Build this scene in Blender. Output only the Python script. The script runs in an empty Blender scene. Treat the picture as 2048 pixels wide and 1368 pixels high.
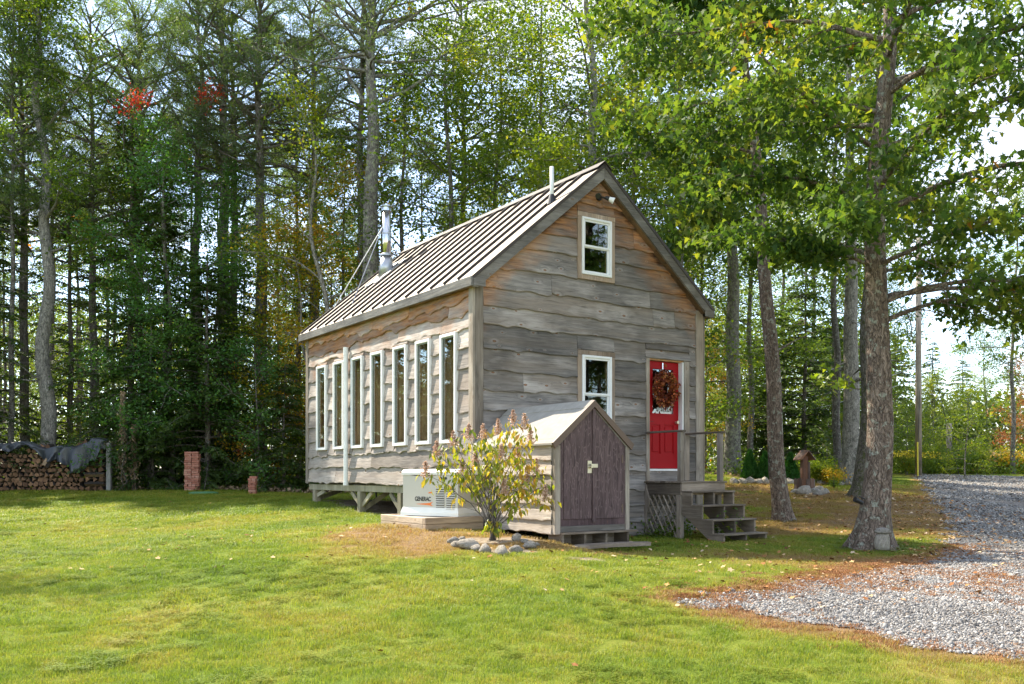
import bpy, math, random
import numpy as np
from mathutils import Matrix, Vector

R = math.radians
rs = np.random.RandomState(7)
scene = bpy.context.scene
COL = scene.collection

# ------------------------------------------------------------------ camera, sky, sun, exposure
EYE = 1.6                       # eye height above the level the scene calls zero
FPX, HOR = 1836.0, 947.5        # focal length and horizon row, in pixels of the 2048 wide photograph
cam_d = bpy.data.cameras.new("camera")
cam = bpy.data.objects.new("camera", cam_d)
COL.objects.link(cam)
cam.location = (0, 0, EYE)
cam.rotation_euler = (R(90), 0, 0)
cam_d.sensor_width = 36
cam_d.lens = FPX / 2048 * 36
cam_d.shift_y = (HOR - 684) / 2048
cam_d.clip_start = 0.1
cam_d.clip_end = 3000
scene.camera = cam

SUN_EL = 46.5
SUN_H = (-0.780, 0.626)         # horizontal direction towards the sun: behind the cabin, on the left
world = bpy.data.worlds.new("World")
scene.world = world
world.use_nodes = True
wn, wl = world.node_tree.nodes, world.node_tree.links
wn.clear()
w_out = wn.new("ShaderNodeOutputWorld")
w_bg = wn.new("ShaderNodeBackground")
w_sky = wn.new("ShaderNodeTexSky")
w_sky.sky_type = 'NISHITA'
w_sky.sun_disc = False
w_sky.sun_elevation = R(SUN_EL)
w_sky.sun_rotation = math.atan2(SUN_H[0], SUN_H[1])
w_sky.air_density = 1.0
w_sky.dust_density = 0.15
w_sky.ozone_density = 2.5
w_tc = wn.new("ShaderNodeTexCoord")
w_map = wn.new("ShaderNodeMapping")
w_map.inputs['Scale'].default_value = (1.0, 1.0, 2.6)
w_map.inputs['Location'].default_value = (0.35, 0.1, 0.0)
w_noise = wn.new("ShaderNodeTexNoise")
w_noise.inputs['Scale'].default_value = 2.6
w_noise.inputs['Detail'].default_value = 7
w_noise.inputs['Roughness'].default_value = 0.55
w_ramp = wn.new("ShaderNodeValToRGB")
w_ramp.color_ramp.elements[0].position = 0.48
w_ramp.color_ramp.elements[1].position = 0.72
w_ramp.color_ramp.elements[0].color = (0.30, 0.30, 0.30, 1)     # warm-white veil added over the whole sky to warm the fill light
w_mix = wn.new("ShaderNodeMixRGB")
w_mix.inputs['Color2'].default_value = (3.35, 3.2, 3.05, 1)
wl.new(w_tc.outputs['Generated'], w_map.inputs['Vector'])
wl.new(w_map.outputs['Vector'], w_noise.inputs['Vector'])
wl.new(w_noise.outputs['Fac'], w_ramp.inputs['Fac'])
wl.new(w_ramp.outputs['Color'], w_mix.inputs['Fac'])
wl.new(w_sky.outputs['Color'], w_mix.inputs['Color1'])
wl.new(w_mix.outputs['Color'], w_bg.inputs['Color'])
w_bg.inputs['Strength'].default_value = 0.145
wl.new(w_bg.outputs['Background'], w_out.inputs['Surface'])

sun_d = bpy.data.lights.new("sun", 'SUN')
sun_d.energy = 3.6
sun_d.angle = R(0.55)
sun_d.color = (1.0, 0.91, 0.76)
sun = bpy.data.objects.new("sun", sun_d)
COL.objects.link(sun)
sv = Vector((SUN_H[0] * math.cos(R(SUN_EL)), SUN_H[1] * math.cos(R(SUN_EL)), math.sin(R(SUN_EL))))
sun.rotation_euler = sv.to_track_quat('Z', 'Y').to_euler()
sun.location = (-20, 20, 30)
scene.view_settings.view_transform = 'Standard'
scene.view_settings.look = 'None'
scene.view_settings.exposure = 1.9
scene.view_settings.gamma = 1.0
scene.cycles.max_bounces = 7
scene.cycles.diffuse_bounces = 3
scene.cycles.transparent_max_bounces = 8
scene.cycles.sample_clamp_indirect = 6

# ------------------------------------------------------------------ coordinate helpers
TH = R(33.8)
CU, SU = math.cos(TH), math.sin(TH)
CX, CY = (948 - 1024) / FPX * 15, 15.0                 # near corner of the cabin
CAB = Matrix.Translation((CX, CY, EYE)) @ Matrix.Rotation(TH, 4, 'Z')   # cabin axes; z = 0 at eye level
WORLDF = Matrix.Identity(4)
def wpx(px, Y): return (px - 1024) / FPX * Y

# ------------------------------------------------------------------ terrain (heights from control points)
_cp = []
def _c(X, Y, z): _cp.append((X, Y, z))
for px, Y, z in [(100, 29, -.545), (220, 29, -.545), (385, 28, -.52), (505, 27, -.60), (600, 27, -.62), (640, 20.7, -.63),
                 (713, 18.8, -.78), (851, 14.2, -.84), (985, 13, -.95), (1100, 12.9, -.93), (1190, 12.6, -1.09), (1297, 12.6, -1.11), (1150, 13.15, -1.10), (1215, 13.3, -1.13), (1290, 13.3, -1.14), (1085, 13.1, -.92),
                 (1270, 17, -1.16), (1450, 15.1, -1.15), (1410, 17.9, -1.1), (1740, 14.6, -1.21), (1565, 20, -1.04), (1720, 26, -.63),
                 (1607, 28, -.58), (1465, 34, -.02), (1500, 31, -.2), (1900, 45, 0.0), (2040, 30, -.80), (1905, 14, -1.17),
                 (2048, 7.6, -1.48), (1390, 9.2, -1.29)]:
    _c(wpx(px, Y), Y, z)
for X, Y, z in [(-3, 7, -1.6), (0, 6.7, -1.55), (-8, 14, -1.28), (-6, 18, -1.02), (-1, 24, -.72), (2, 28, -.5), (0, 45, -.35),
                (-10, 45, -.5), (-20, 35, -.5), (20, 20, -1.1), (15, 10, -1.4), (-15, 10, -1.5), (-15, 0, -1.8), (0, 0, -1.7),
                (15, 0, -1.7), (30, 45, 0.0), (-18, 24, -.8), (-9, 22, -.85)]:
    _c(X, Y, z)
_cp = np.array(_cp)
def _phi(r2): return 0.5 * r2 * np.log(r2 + 1e-9)
_n = len(_cp)
_d2 = (_cp[:, None, 0] - _cp[None, :, 0])**2 + (_cp[:, None, 1] - _cp[None, :, 1])**2
_K = np.zeros((_n + 3, _n + 3))
_K[:_n, :_n] = _phi(_d2) + np.eye(_n) * 0.12
_K[:_n, _n] = 1; _K[:_n, _n+1:] = _cp[:, :2]; _K[_n, :_n] = 1; _K[_n+1:, :_n] = _cp[:, :2].T
_w = np.linalg.solve(_K, np.concatenate([_cp[:, 2], [0, 0, 0]]))
def ground(X, Y):
    X = np.clip(np.asarray(X, float), -22, 32); Y = np.clip(np.asarray(Y, float), -6, 46)
    sh = np.broadcast(X, Y).shape
    X = np.broadcast_to(X, sh).ravel(); Y = np.broadcast_to(Y, sh).ravel()
    out = np.empty(len(X))
    for i in range(0, len(X), 40000):
        x, y = X[i:i+40000], Y[i:i+40000]
        d2 = (x[:, None] - _cp[None, :, 0])**2 + (y[:, None] - _cp[None, :, 1])**2
        out[i:i+40000] = _phi(d2) @ _w[:_n] + _w[_n] + _w[_n+1] * x + _w[_n+2] * y
    return (out + EYE).reshape(sh)
def gz(X, Y): return float(ground(X, Y))
def px2g(px, py):
    Y = 12.0
    for _ in range(60):
        z = gz(wpx(px, Y), Y) - EYE
        Y = 0.6 * Y + 0.4 * min(60, max(3, -z * FPX / max(py - HOR, 1)))
    return wpx(px, Y), Y

def vnoise(X, Y, sc, seed=0):
    """smooth value noise, -1..1"""
    r = np.random.RandomState(seed + 100); T = r.rand(64, 64) * 2 - 1
    x = np.asarray(X) * sc + 1000; y = np.asarray(Y) * sc + 1000
    xi = np.floor(x).astype(int); yi = np.floor(y).astype(int); fx = x - xi; fy = y - yi
    fx = fx * fx * (3 - 2 * fx); fy = fy * fy * (3 - 2 * fy)
    g = lambda a, b: T[a % 64, b % 64]
    return (g(xi, yi) * (1-fx) + g(xi+1, yi) * fx) * (1-fy) + (g(xi, yi+1) * (1-fx) + g(xi+1, yi+1) * fx) * fy

def sdist(X, Y, poly):
    """signed distance to a polygon, positive inside"""
    X = np.asarray(X, float).ravel(); Y = np.asarray(Y, float).ravel()
    d = np.full(len(X), 1e9); ins = np.zeros(len(X), bool)
    for i in range(len(poly)):
        ax, ay = poly[i]; bx, by = poly[(i+1) % len(poly)]
        ex, ey = bx-ax, by-ay
        t = np.clip(((X-ax)*ex + (Y-ay)*ey) / (ex*ex+ey*ey+1e-9), 0, 1)
        d = np.minimum(d, np.hypot(X-ax-t*ex, Y-ay-t*ey))
        c = ((ay > Y) != (by > Y)) & (X < ex * (Y-ay) / (ey + 1e-12) + ax)
        ins ^= c
    return np.where(ins, d, -d)

GRAV = [px2g(*p) for p in [(1822, 956), (1850, 985), (1880, 1020), (1898, 1060), (1912, 1098), (1860, 1118), (1700, 1142), (1560, 1172),
                           (1385, 1206), (1500, 1232), (1650, 1255), (1800, 1285), (1900, 1302), (2060, 1310)]]
GRAV += [(7.5, 7.0), (16, 6), (26, 14), (30, 40), (19.5, 44)]
LX = [-30, -20, -10, -6, -2, 3, 6.6, 8.5, 12, 15, 18, 30]
LY = [29.6, 29.5, 29.0, 27.3, 27.5, 30, 35, 30.6, 32, 41, 44, 46]
def lawn_edge(X): return np.interp(X, LX, LY)
SHRUB = (wpx(985, 13.0), 13.0)
def zones(X, Y):
    """dry (0 lush .. 1 brown), bare soil, forest litter; each 0..1, by place"""
    X = np.asarray(X, float); Y = np.asarray(Y, float)
    n1 = vnoise(X, Y, .45, 1); n2 = vnoise(X, Y, 1.7, 2); n3 = vnoise(X, Y, .18, 3)
    litter = np.clip((Y - lawn_edge(X) + n2 * .35) / .5, 0, 1)
    n4 = vnoise(X, Y, .9, 8)
    dry = .21 + .12 * n1 + .10 * n2 + .08 * n3 + .08 * n4
    def blob(cx, cy, rx, ry, a):
        return a * np.clip(1.25 - np.hypot((X-cx)/rx, (Y-cy)/ry) + .22 * n2 + .15 * n1, 0, 1)
    dry += blob(-.7, 12.9, 2.1, 1.7, .75)                      # around the shrub and the pad
    dry += blob(-2.0, 14.2, 1.3, 1.2, .35)
    dry += blob(9.5, 23, 6.5, 8.5, .72)                        # under the trees on the right
    dry += blob(4.0, 12.6, 2.6, 1.0, .50)
    dry += blob(6.0, 19.5, 2.6, 2.6, .25)
    gd = sdist(X, Y, GRAV).reshape(X.shape)
    dry += .55 * np.clip(1 + gd / .55, 0, 1)
    dry += .16 * np.clip((11.5 - Y) / 5, 0, 1) * np.clip((X + 2.5) / 4, 0, 1)
    bare = blob(-.05, 11.9, .55, .25, 1.6) + blob(.95, 11.5, .35, .16, 1.2) + blob(3.2, 12.5, .45, .25, .6) + blob(*SHRUB, .75, .45, 1.3)
    bx, by = X - CX, Y - CY
    lx, ly = CU*bx + SU*by, -SU*bx + CU*by
    inside = np.clip(np.minimum(np.minimum(lx + .1, 5.3 - lx), np.minimum(ly + .2, 7.4 - ly)) * 2, 0, 1)
    bare = np.maximum(bare, inside)
    return np.clip(dry, 0, 1), np.clip(bare, 0, 1), litter

# ------------------------------------------------------------------ object and mesh helpers
def tag(o, label=None, cat=None, group=None, kind=None):
    if label: o['label'] = label
    if cat: o['category'] = cat
    if group: o['group'] = group
    if kind: o['kind'] = kind
    return o
def empty(name, M, label, cat, group=None):
    o = bpy.data.objects.new(name, None)
    o.matrix_world = M
    o.empty_display_size = .2
    COL.objects.link(o)
    return tag(o, label, cat, group)
def base_at(F, x, y, z, rz=0): return F @ Matrix.Translation((x, y, z)) @ Matrix.Rotation(rz, 4, 'Z')

class MB:
    def __init__(s): s.v = []; s.f = []; s.m = []
    def add(s, vs, fs, mi=0):
        b = len(s.v); s.v += [tuple(p) for p in vs]
        for f in fs: s.f.append([b+i for i in f]); s.m.append(mi)
        return s
    def box(s, x0, x1, y0, y1, z0, z1, mi=0, b=0.0):
        if x1 < x0: x0, x1 = x1, x0
        if y1 < y0: y0, y1 = y1, y0
        if z1 < z0: z0, z1 = z1, z0
        if b:
            b = min(b, (x1-x0)*.45, (y1-y0)*.45, (z1-z0)*.45)
            vs = []
            for (i, j, k) in [(0,0,0),(1,0,0),(1,1,0),(0,1,0),(0,0,1),(1,0,1),(1,1,1),(0,1,1)]:
                X, Y, Z = (x0, x1)[i], (y0, y1)[j], (z0, z1)[k]
                sx, sy, sz = (b, -b)[i], (b, -b)[j], (b, -b)[k]
                vs += [(X, Y+sy, Z+sz), (X+sx, Y, Z+sz), (X+sx, Y+sy, Z)]
            q = lambda i, a: i*3+a
            fs = [[q(0,0),q(4,0),q(7,0),q(3,0)], [q(1,0),q(2,0),q(6,0),q(5,0)], [q(0,1),q(1,1),q(5,1),q(4,1)], [q(3,1),q(7,1),q(6,1),q(2,1)],
                  [q(0,2),q(3,2),q(2,2),q(1,2)], [q(4,2),q(5,2),q(6,2),q(7,2)]]
            for (a, c, ax) in [(0,1,0),(1,2,1),(2,3,0),(3,0,1),(4,5,0),(5,6,1),(6,7,0),(7,4,1),(0,4,2),(1,5,2),(2,6,2),(3,7,2)]:
                o1, o2 = [k for k in range(3) if k != ax]
                fs.append([q(a,o1), q(c,o1), q(c,o2), q(a,o2)])
            for i in range(8): fs.append([q(i,0), q(i,1), q(i,2)])
            return s.add(vs, fs, mi)
        vs = [(x0,y0,z0),(x1,y0,z0),(x1,y1,z0),(x0,y1,z0),(x0,y0,z1),(x1,y0,z1),(x1,y1,z1),(x0,y1,z1)]
        return s.add(vs, [[0,3,2,1],[4,5,6,7],[0,1,5,4],[1,2,6,5],[2,3,7,6],[3,0,4,7]], mi)
    def prism(s, pts, axis, a, b, mi=0):
        """polygon in the plane across axis, extruded from a to b"""
        def P(p, t): return {'x': (t, p[0], p[1]), 'y': (p[0], t, p[1]), 'z': (p[0], p[1], t)}[axis]
        n = len(pts)
        vs = [P(p, a) for p in pts] + [P(p, b) for p in pts]
        fs = [list(range(n))[::-1], list(range(n, 2*n))] + [[i, (i+1) % n, n+(i+1) % n, n+i] for i in range(n)]
        return s.add(vs, fs, mi)
    def bar(s, p, q, w, h, mi=0, up=(0, 0, 1)):
        p, q = Vector(p), Vector(q); d = (q-p).normalized(); u = Vector(up)
        if abs(d.dot(u)) > .98: u = Vector((0, 1, 0))
        sd = d.cross(u).normalized() * w/2; up2 = sd.cross(d).normalized() * h/2
        vs = [p-sd-up2, p+sd-up2, p+sd+up2, p-sd+up2, q-sd-up2, q+sd-up2, q+sd+up2, q-sd+up2]
        return s.add(vs, [[0,3,2,1],[4,5,6,7],[0,1,5,4],[1,2,6,5],[2,3,7,6],[3,0,4,7]], mi)
    def tube(s, pts, rad, n=10, mi=0, cap=True):
        pts = [Vector(p) for p in pts]
        if not hasattr(rad, '__len__'): rad = [rad]*len(pts)
        b = len(s.v); t0 = (pts[-1]-pts[0]).normalized()
        ref = Vector((0, 0, 1)) if abs(t0.z) < .8 else Vector((1, 0, 0))
        for i, p in enumerate(pts):
            t = (pts[min(i+1, len(pts)-1)] - pts[max(i-1, 0)])
            t = t.normalized() if t.length > 1e-6 else t0
            a = t.cross(ref)
            a = a.normalized() if a.length > 1e-6 else Vector((1, 0, 0))
            c = t.cross(a)
            for k in range(n):
                an = 2*math.pi*k/n
                s.v.append(tuple(p + (a*math.cos(an) + c*math.sin(an)) * rad[i]))
        for i in range(len(pts)-1):
            for k in range(n):
                s.f.append([b+i*n+k, b+i*n+(k+1) % n, b+(i+1)*n+(k+1) % n, b+(i+1)*n+k]); s.m.append(mi)
        if cap:
            s.f.append([b+k for k in range(n)][::-1]); s.m.append(mi)
            s.f.append([b+(len(pts)-1)*n+k for k in range(n)]); s.m.append(mi)
        return s
    def mesh(s, name, mats, M=None, smooth=False):
        me = bpy.data.meshes.new(name)
        v = s.v
        if M is not None: v = [tuple(M @ Vector(p)) for p in v]
        me.from_pydata(v, [], s.f)
        for m in (mats if isinstance(mats, (list, tuple)) else [mats]): me.materials.append(m)
        if any(s.m): me.polygons.foreach_set('material_index', s.m)
        if smooth: me.polygons.foreach_set('use_smooth', [True]*len(s.f))
        me.update()
        return me
    def build(s, name, mats, parent=None, F=None, smooth=False, label=None, kind=None):
        """link as one mesh object; vertices are given in frame F and stored in the parent's own space"""
        F = CAB if F is None else F
        root = parent
        while root is not None and root.parent is not None: root = root.parent
        M = (root.matrix_world.inverted() @ F) if root is not None else F
        o = bpy.data.objects.new(name, s.mesh(name, mats, M, smooth))
        COL.objects.link(o)
        if parent is not None: o.parent = parent
        return tag(o, label=label, kind=kind)

def np_mesh(name, V, faces, mats, smooth=False, midx=None):
    """V (n,3); faces: list of (m,k) index arrays"""
    me = bpy.data.meshes.new(name)
    me.vertices.add(len(V)); me.vertices.foreach_set('co', np.asarray(V, np.float32).ravel())
    li = np.concatenate([f.ravel() for f in faces]).astype(np.int32)
    tot = np.concatenate([np.full(len(f), f.shape[1]) for f in faces]).astype(np.int32)
    st = np.concatenate([[0], np.cumsum(tot)[:-1]]).astype(np.int32)
    me.loops.add(len(li)); me.loops.foreach_set('vertex_index', li)
    me.polygons.add(len(tot)); me.polygons.foreach_set('loop_start', st); me.polygons.foreach_set('loop_total', tot)
    if smooth: me.polygons.foreach_set('use_smooth', np.ones(len(tot), bool))
    if midx is not None: me.polygons.foreach_set('material_index', midx.astype(np.int32))
    for m in (mats if isinstance(mats, (list, tuple)) else [mats]): me.materials.append(m)
    me.update(calc_edges=True)
    return me
def link(name, me, parent=None, loc=None, rot=None, scale=None):
    o = bpy.data.objects.new(name, me); COL.objects.link(o)
    if parent is not None: o.parent = parent
    if loc is not None: o.location = loc
    if rot is not None: o.rotation_euler = rot
    if scale is not None: o.scale = (scale,)*3 if not hasattr(scale, '__len__') else scale
    return o

# ------------------------------------------------------------------ material helpers
class NT:
    def __init__(s, name):
        s.m = bpy.data.materials.new(name); s.m.use_nodes = True
        s.n, s.l = s.m.node_tree.nodes, s.m.node_tree.links
        s.n.clear(); s.out = s.n.new('ShaderNodeOutputMaterial')
    def node(s, t, ins=None, **kw):
        nd = s.n.new('ShaderNode' + t)
        for k, v in kw.items(): setattr(nd, k, v)
        for k, v in (ins or {}).items():
            if isinstance(v, bpy.types.NodeSocket): s.l.new(v, nd.inputs[k])
            else: nd.inputs[k].default_value = v
        return nd
    def math(s, op, a, b=0.0, clamp=False):
        nd = s.node('Math', {0: a, 1: b}, operation=op); nd.use_clamp = clamp
        return nd.outputs[0]
    def mix(s, fac, a, b, mode='MIX'):
        c = lambda v: v if isinstance(v, bpy.types.NodeSocket) else (tuple(v) + (1,) if len(v) == 3 else v)
        return s.node('MixRGB', {'Fac': fac, 'Color1': c(a), 'Color2': c(b)}, blend_type=mode).outputs[0]
    def ramp(s, fac, stops, interp='LINEAR'):
        nd = s.node('ValToRGB', {'Fac': fac}); cr = nd.color_ramp; cr.interpolation = interp
        while len(cr.elements) < len(stops): cr.elements.new(.5)
        for e, (p, c) in zip(cr.elements, stops):
            e.position = p; e.color = (c if hasattr(c, '__len__') else (c, c, c)) + (1,) if not (hasattr(c, '__len__') and len(c) == 4) else c
        return nd.outputs['Color']
    def noise(s, vec, scale, detail=4, rough=.55, dist=0.0):
        ins = {'Scale': scale, 'Detail': detail, 'Roughness': rough, 'Distortion': dist}
        if vec is not None: ins['Vector'] = vec
        return s.node('TexNoise', ins).outputs['Fac']
    def mapping(s, vec, scale=(1, 1, 1), loc=(0, 0, 0), rot=(0, 0, 0)):
        return s.node('Mapping', {'Vector': vec, 'Scale': scale, 'Location': loc, 'Rotation': rot}).outputs[0]
    def obj(s): return s.node('TexCoord').outputs['Object']
    def pos(s): return s.node('NewGeometry').outputs['Position']
    def bump(s, h, strength=.3, dist=.01):
        return s.node('Bump', {'Height': h, 'Strength': strength, 'Distance': dist}).outputs[0]
    def bsdf(s, color, rough=.7, metal=0.0, spec=.5, normal=None, **kw):
        ins = {'Base Color': color if isinstance(color, bpy.types.NodeSocket) else tuple(color) + (1,), 'Roughness': rough, 'Metallic': metal, 'Specular IOR Level': spec}
        if normal is not None: ins['Normal'] = normal
        ins.update(kw)
        b = s.node('BsdfPrincipled', ins)
        s.l.new(b.outputs[0], s.out.inputs['Surface'])
        return b
    def rnd(s): return s.node('ObjectInfo').outputs['Random']

def wood(name, axis, dark, light, accent=None, knots=.5, orange=None, gs=1.0, rough=.75, paint=None):
    t = NT(name)
    co = t.obj(); rnd = t.rnd()
    off = t.node('CombineXYZ', {0: t.math('MULTIPLY', rnd, 37.0), 1: t.math('MULTIPLY', rnd, 53.0), 2: t.math('MULTIPLY', rnd, 71.0)}).outputs[0]
    v = t.node('VectorMath', {0: co, 1: off}, operation='ADD').outputs[0]
    long, cross = 1.1*gs, 15*gs
    sc = {'x': (long, cross, cross), 'y': (cross, long, cross), 'z': (cross, cross, long)}[axis]
    # knots bend the grain
    sw = t.node('SeparateXYZ', {0: v}).outputs
    kx, ky = {'x': (t.math('MULTIPLY', sw[0], 2.0), t.math('MULTIPLY', sw[2], 4.2)), 'y': (t.math('MULTIPLY', sw[1], 2.0), t.math('MULTIPLY', sw[2], 4.2)),
              'z': (t.math('MULTIPLY', t.math('ADD', sw[0], sw[1]), 5.0), t.math('MULTIPLY', sw[2], 1.6))}[axis]
    kv = t.node('TexVoronoi', {'Vector': t.node('CombineXYZ', {0: kx, 1: ky, 2: 0.0}).outputs[0], 'Scale': 1.0, 'Randomness': 1.0}, voronoi_dimensions='2D')
    kc = t.node('SeparateXYZ', {0: kv.outputs['Color']}).outputs
    kd = t.math('ADD', t.math('DIVIDE', kv.outputs['Distance'], t.math('ADD', t.math('MULTIPLY', kc[0], .8), .35)), t.math('MULTIPLY', t.math('GREATER_THAN', kc[1], .55), 5.0))
    near = t.math('SUBTRACT', 1.0, t.math('MULTIPLY', kd, 3.2), clamp=True)
    warp = t.node('VectorMath', {0: v, 1: t.node('CombineXYZ', {0: t.math('MULTIPLY', near, .10), 1: t.math('MULTIPLY', near, .10), 2: t.math('MULTIPLY', near, .10)}).outputs[0]}, operation='ADD').outputs[0]
    g = t.noise(t.mapping(warp, sc), 1.6, 6, .62, .35)
    g2 = t.noise(t.mapping(v, tuple(a*.22 for a in sc)), 1.3, 3, .5, .6)
    big = t.noise(v, 1.3, 3, .5)
    col = t.ramp(g, [(.25, dark), (.5, tuple(.5*(a+b) for a, b in zip(dark, light))), (.72, light)])
    if accent: col = t.mix(t.ramp(g2, [(.42, 0.0), (.68, .75)]), col, accent)
    col = t.mix(t.ramp(big, [(.3, .5), (.55, 0.0)]), col, tuple(c*.5 for c in dark))
    pale = t.noise(t.mapping(v, tuple(a*.10 + .4 for a in sc)), 1.7, 4, .6)
    col = t.mix(t.ramp(pale, [(.52, 0.0), (.70, .55)]), col, tuple(min(1, c*1.45) for c in light))
    fine = t.noise(t.mapping(v, tuple(a*3.2 if a > 2*gs else a for a in sc)), 2.0, 3, .6)
    col = t.mix(t.ramp(fine, [(.30, .65), (.44, 0.0)]), col, tuple(c*.35 for c in dark))
    if knots:
        kmask = t.math('MULTIPLY', t.ramp(kd, [(.050, 1.0), (.085, 0.0)]), knots)
        halo = t.math('MULTIPLY', t.ramp(kd, [(.05, 1.0), (.22, 0.0)]), knots*.5)
        col = t.mix(halo, col, tuple(min(1, c*1.35) for c in light))
        col = t.mix(kmask, col, (.13, .055, .022))
        col = t.mix(t.math('MULTIPLY', t.ramp(kd, [(.018, 1.0), (.03, 0.0)]), knots), col, (.30, .16, .08))
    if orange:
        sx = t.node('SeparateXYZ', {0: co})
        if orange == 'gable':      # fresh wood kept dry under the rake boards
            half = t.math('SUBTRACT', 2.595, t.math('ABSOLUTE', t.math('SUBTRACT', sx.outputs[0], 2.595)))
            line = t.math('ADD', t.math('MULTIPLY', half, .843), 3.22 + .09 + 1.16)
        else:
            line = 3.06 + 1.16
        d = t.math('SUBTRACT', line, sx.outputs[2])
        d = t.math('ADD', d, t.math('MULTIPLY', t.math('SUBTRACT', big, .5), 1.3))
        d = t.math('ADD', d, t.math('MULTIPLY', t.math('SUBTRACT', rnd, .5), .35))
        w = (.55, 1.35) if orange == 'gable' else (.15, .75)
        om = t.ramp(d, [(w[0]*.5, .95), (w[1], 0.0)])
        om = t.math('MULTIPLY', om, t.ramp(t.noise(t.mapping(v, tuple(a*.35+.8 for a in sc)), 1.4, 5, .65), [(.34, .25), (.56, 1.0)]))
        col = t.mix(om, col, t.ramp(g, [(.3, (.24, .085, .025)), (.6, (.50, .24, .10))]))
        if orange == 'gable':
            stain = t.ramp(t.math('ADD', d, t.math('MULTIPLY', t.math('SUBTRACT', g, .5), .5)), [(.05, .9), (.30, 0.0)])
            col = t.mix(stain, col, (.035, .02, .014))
    col = t.mix(1.0, col, t.node('HueSaturation', {'Value': t.math('ADD', t.math('MULTIPLY', rnd, .62), .70), 'Color': (1, 1, 1, 1)}).outputs[0], 'MULTIPLY')
    if paint: col = t.mix(paint[1], col, paint[0])
    t.bsdf(col, rough, spec=.2, normal=t.bump(g, .8, .010))
    return t.m

def plain(name, c, rough=.6, metal=0.0, spec=.5, var=.1, scale=6, bump=0.0):
    t = NT(name)
    n = t.noise(t.obj(), scale, 5, .6)
    col = t.mix(t.ramp(n, [(.3, 0.0), (.75, 1.0)]), tuple(x*(1-var) for x in c), tuple(min(1, x*(1+var)) for x in c))
    t.bsdf(col, rough, metal, spec, normal=t.bump(n, bump, .01) if bump else None)
    return t.m

def leafmat(name, stops, trans=.45, tcol=(1.6, 1.5, .55), rough=.45, inst=False, spec=.35):
    t = NT(name)
    rn = t.node('NewGeometry').outputs['Random Per Island']
    big = t.noise(t.pos(), .55, 2, .5)
    f = t.math('ADD', t.math('MULTIPLY', rn, .6), t.math('MULTIPLY', t.math('SUBTRACT', big, .32), 1.1), clamp=True)
    col = t.ramp(f, stops)
    b = t.bsdf(col, rough, spec=spec)
    tc = t.mix(1.0, col, tuple(min(1.9, c) for c in tcol), 'MULTIPLY')
    tr = t.node('BsdfTranslucent', {'Color': tc})
    mx = t.node('MixShader', {0: trans, 1: b.outputs[0], 2: tr.outputs[0]})
    t.l.new(mx.outputs[0], t.out.inputs['Surface'])
    return t.m

M = {}
GREY_D, GREY_L = (.085, .078, .073), (.300, .272, .250)
M['front'] = wood('weathered_pine_front_shaded', 'x', GREY_D, GREY_L, (.21, .17, .135), .9, 'gable')  # darker copy of the siding wood: the front wall's shade is in the colour
M['side'] = wood('weathered_pine_side_sunlit', 'y', (.19, .165, .15), (.42, .37, .33), (.33, .265, .215), .8, 'eave')  # paler copy of the siding wood: sunlight is put into the colour
M['shedside'] = wood('weathered_pine_shed', 'y', (.22, .19, .165), (.50, .44, .38), (.40, .33, .26), .6)
M['post'] = wood('weathered_post', 'z', (.15, .125, .10), (.34, .295, .245), (.28, .22, .165), .4)
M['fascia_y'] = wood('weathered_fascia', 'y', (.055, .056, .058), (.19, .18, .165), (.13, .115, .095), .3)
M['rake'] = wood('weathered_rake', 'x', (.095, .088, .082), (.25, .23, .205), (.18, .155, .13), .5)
M['trim_x'] = wood('window_trim_wood', 'z', (.22, .17, .13), (.40, .31, .24), (.36, .26, .18), .3)
M['deck_x'] = wood('deck_wood', 'x', (.11, .085, .065), (.28, .23, .18), (.21, .16, .115), .3)
M['deck_y'] = wood('deck_wood_side', 'y', (.10, .078, .060), (.26, .215, .165), (.20, .15, .108), .3)
M['pt'] = wood('treated_timber', 'z', (.20, .185, .13), (.36, .32, .23), (.27, .23, .15), .3)
M['pad'] = wood('pad_timber', 'x', (.26, .20, .14), (.45, .35, .25), (.38, .28, .19), .4)
M['pady'] = wood('pad_timber_side', 'y', (.30, .24, .17), (.50, .40, .29), (.42, .32, .22), .4)
M['inner'] = wood('interior_pine', 'z', (.42, .24, .12), (.68, .42, .23), None, .4)
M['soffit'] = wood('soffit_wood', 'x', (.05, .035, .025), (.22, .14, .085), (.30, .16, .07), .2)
def ply():
    t = NT('purple_stained_plywood')
    co = t.obj(); rnd = t.rnd()
    v = t.node('VectorMath', {0: co, 1: t.node('CombineXYZ', {0: t.math('MULTIPLY', rnd, 9.0), 1: 0.0, 2: t.math('MULTIPLY', rnd, 5.0)}).outputs[0]}, operation='ADD').outputs[0]
    w = t.noise(t.mapping(v, (5.2, 5.2, 1.25)), 1.2, 3, .5)
    wv = t.math('FRACT', t.math('MULTIPLY', w, 13.0))
    rings = t.ramp(wv, [(0.0, 0.0), (.10, 1.0), (.30, .15), (1.0, 0.0)])
    g = t.noise(t.mapping(v, (30, 30, 2.2)), 1.5, 5, .6)
    col = t.mix(t.ramp(g, [(.35, 0.0), (.65, 1.0)]), (.050, .032, .033), (.125, .082, .082))
    col = t.mix(t.math('MULTIPLY', rings, .55), col, (.23, .165, .155))
    t.bsdf(col, .7, spec=.25, normal=t.bump(g, .4, .004))
    return t.m
M['ply'] = ply()
M['ply_plain'] = wood('purple_stained_board', 'z', (.05, .032, .034), (.10, .065, .066), None, .2)
M['drip'] = plain('brown_drip_edge', (.12, .075, .05), .5)
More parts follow.
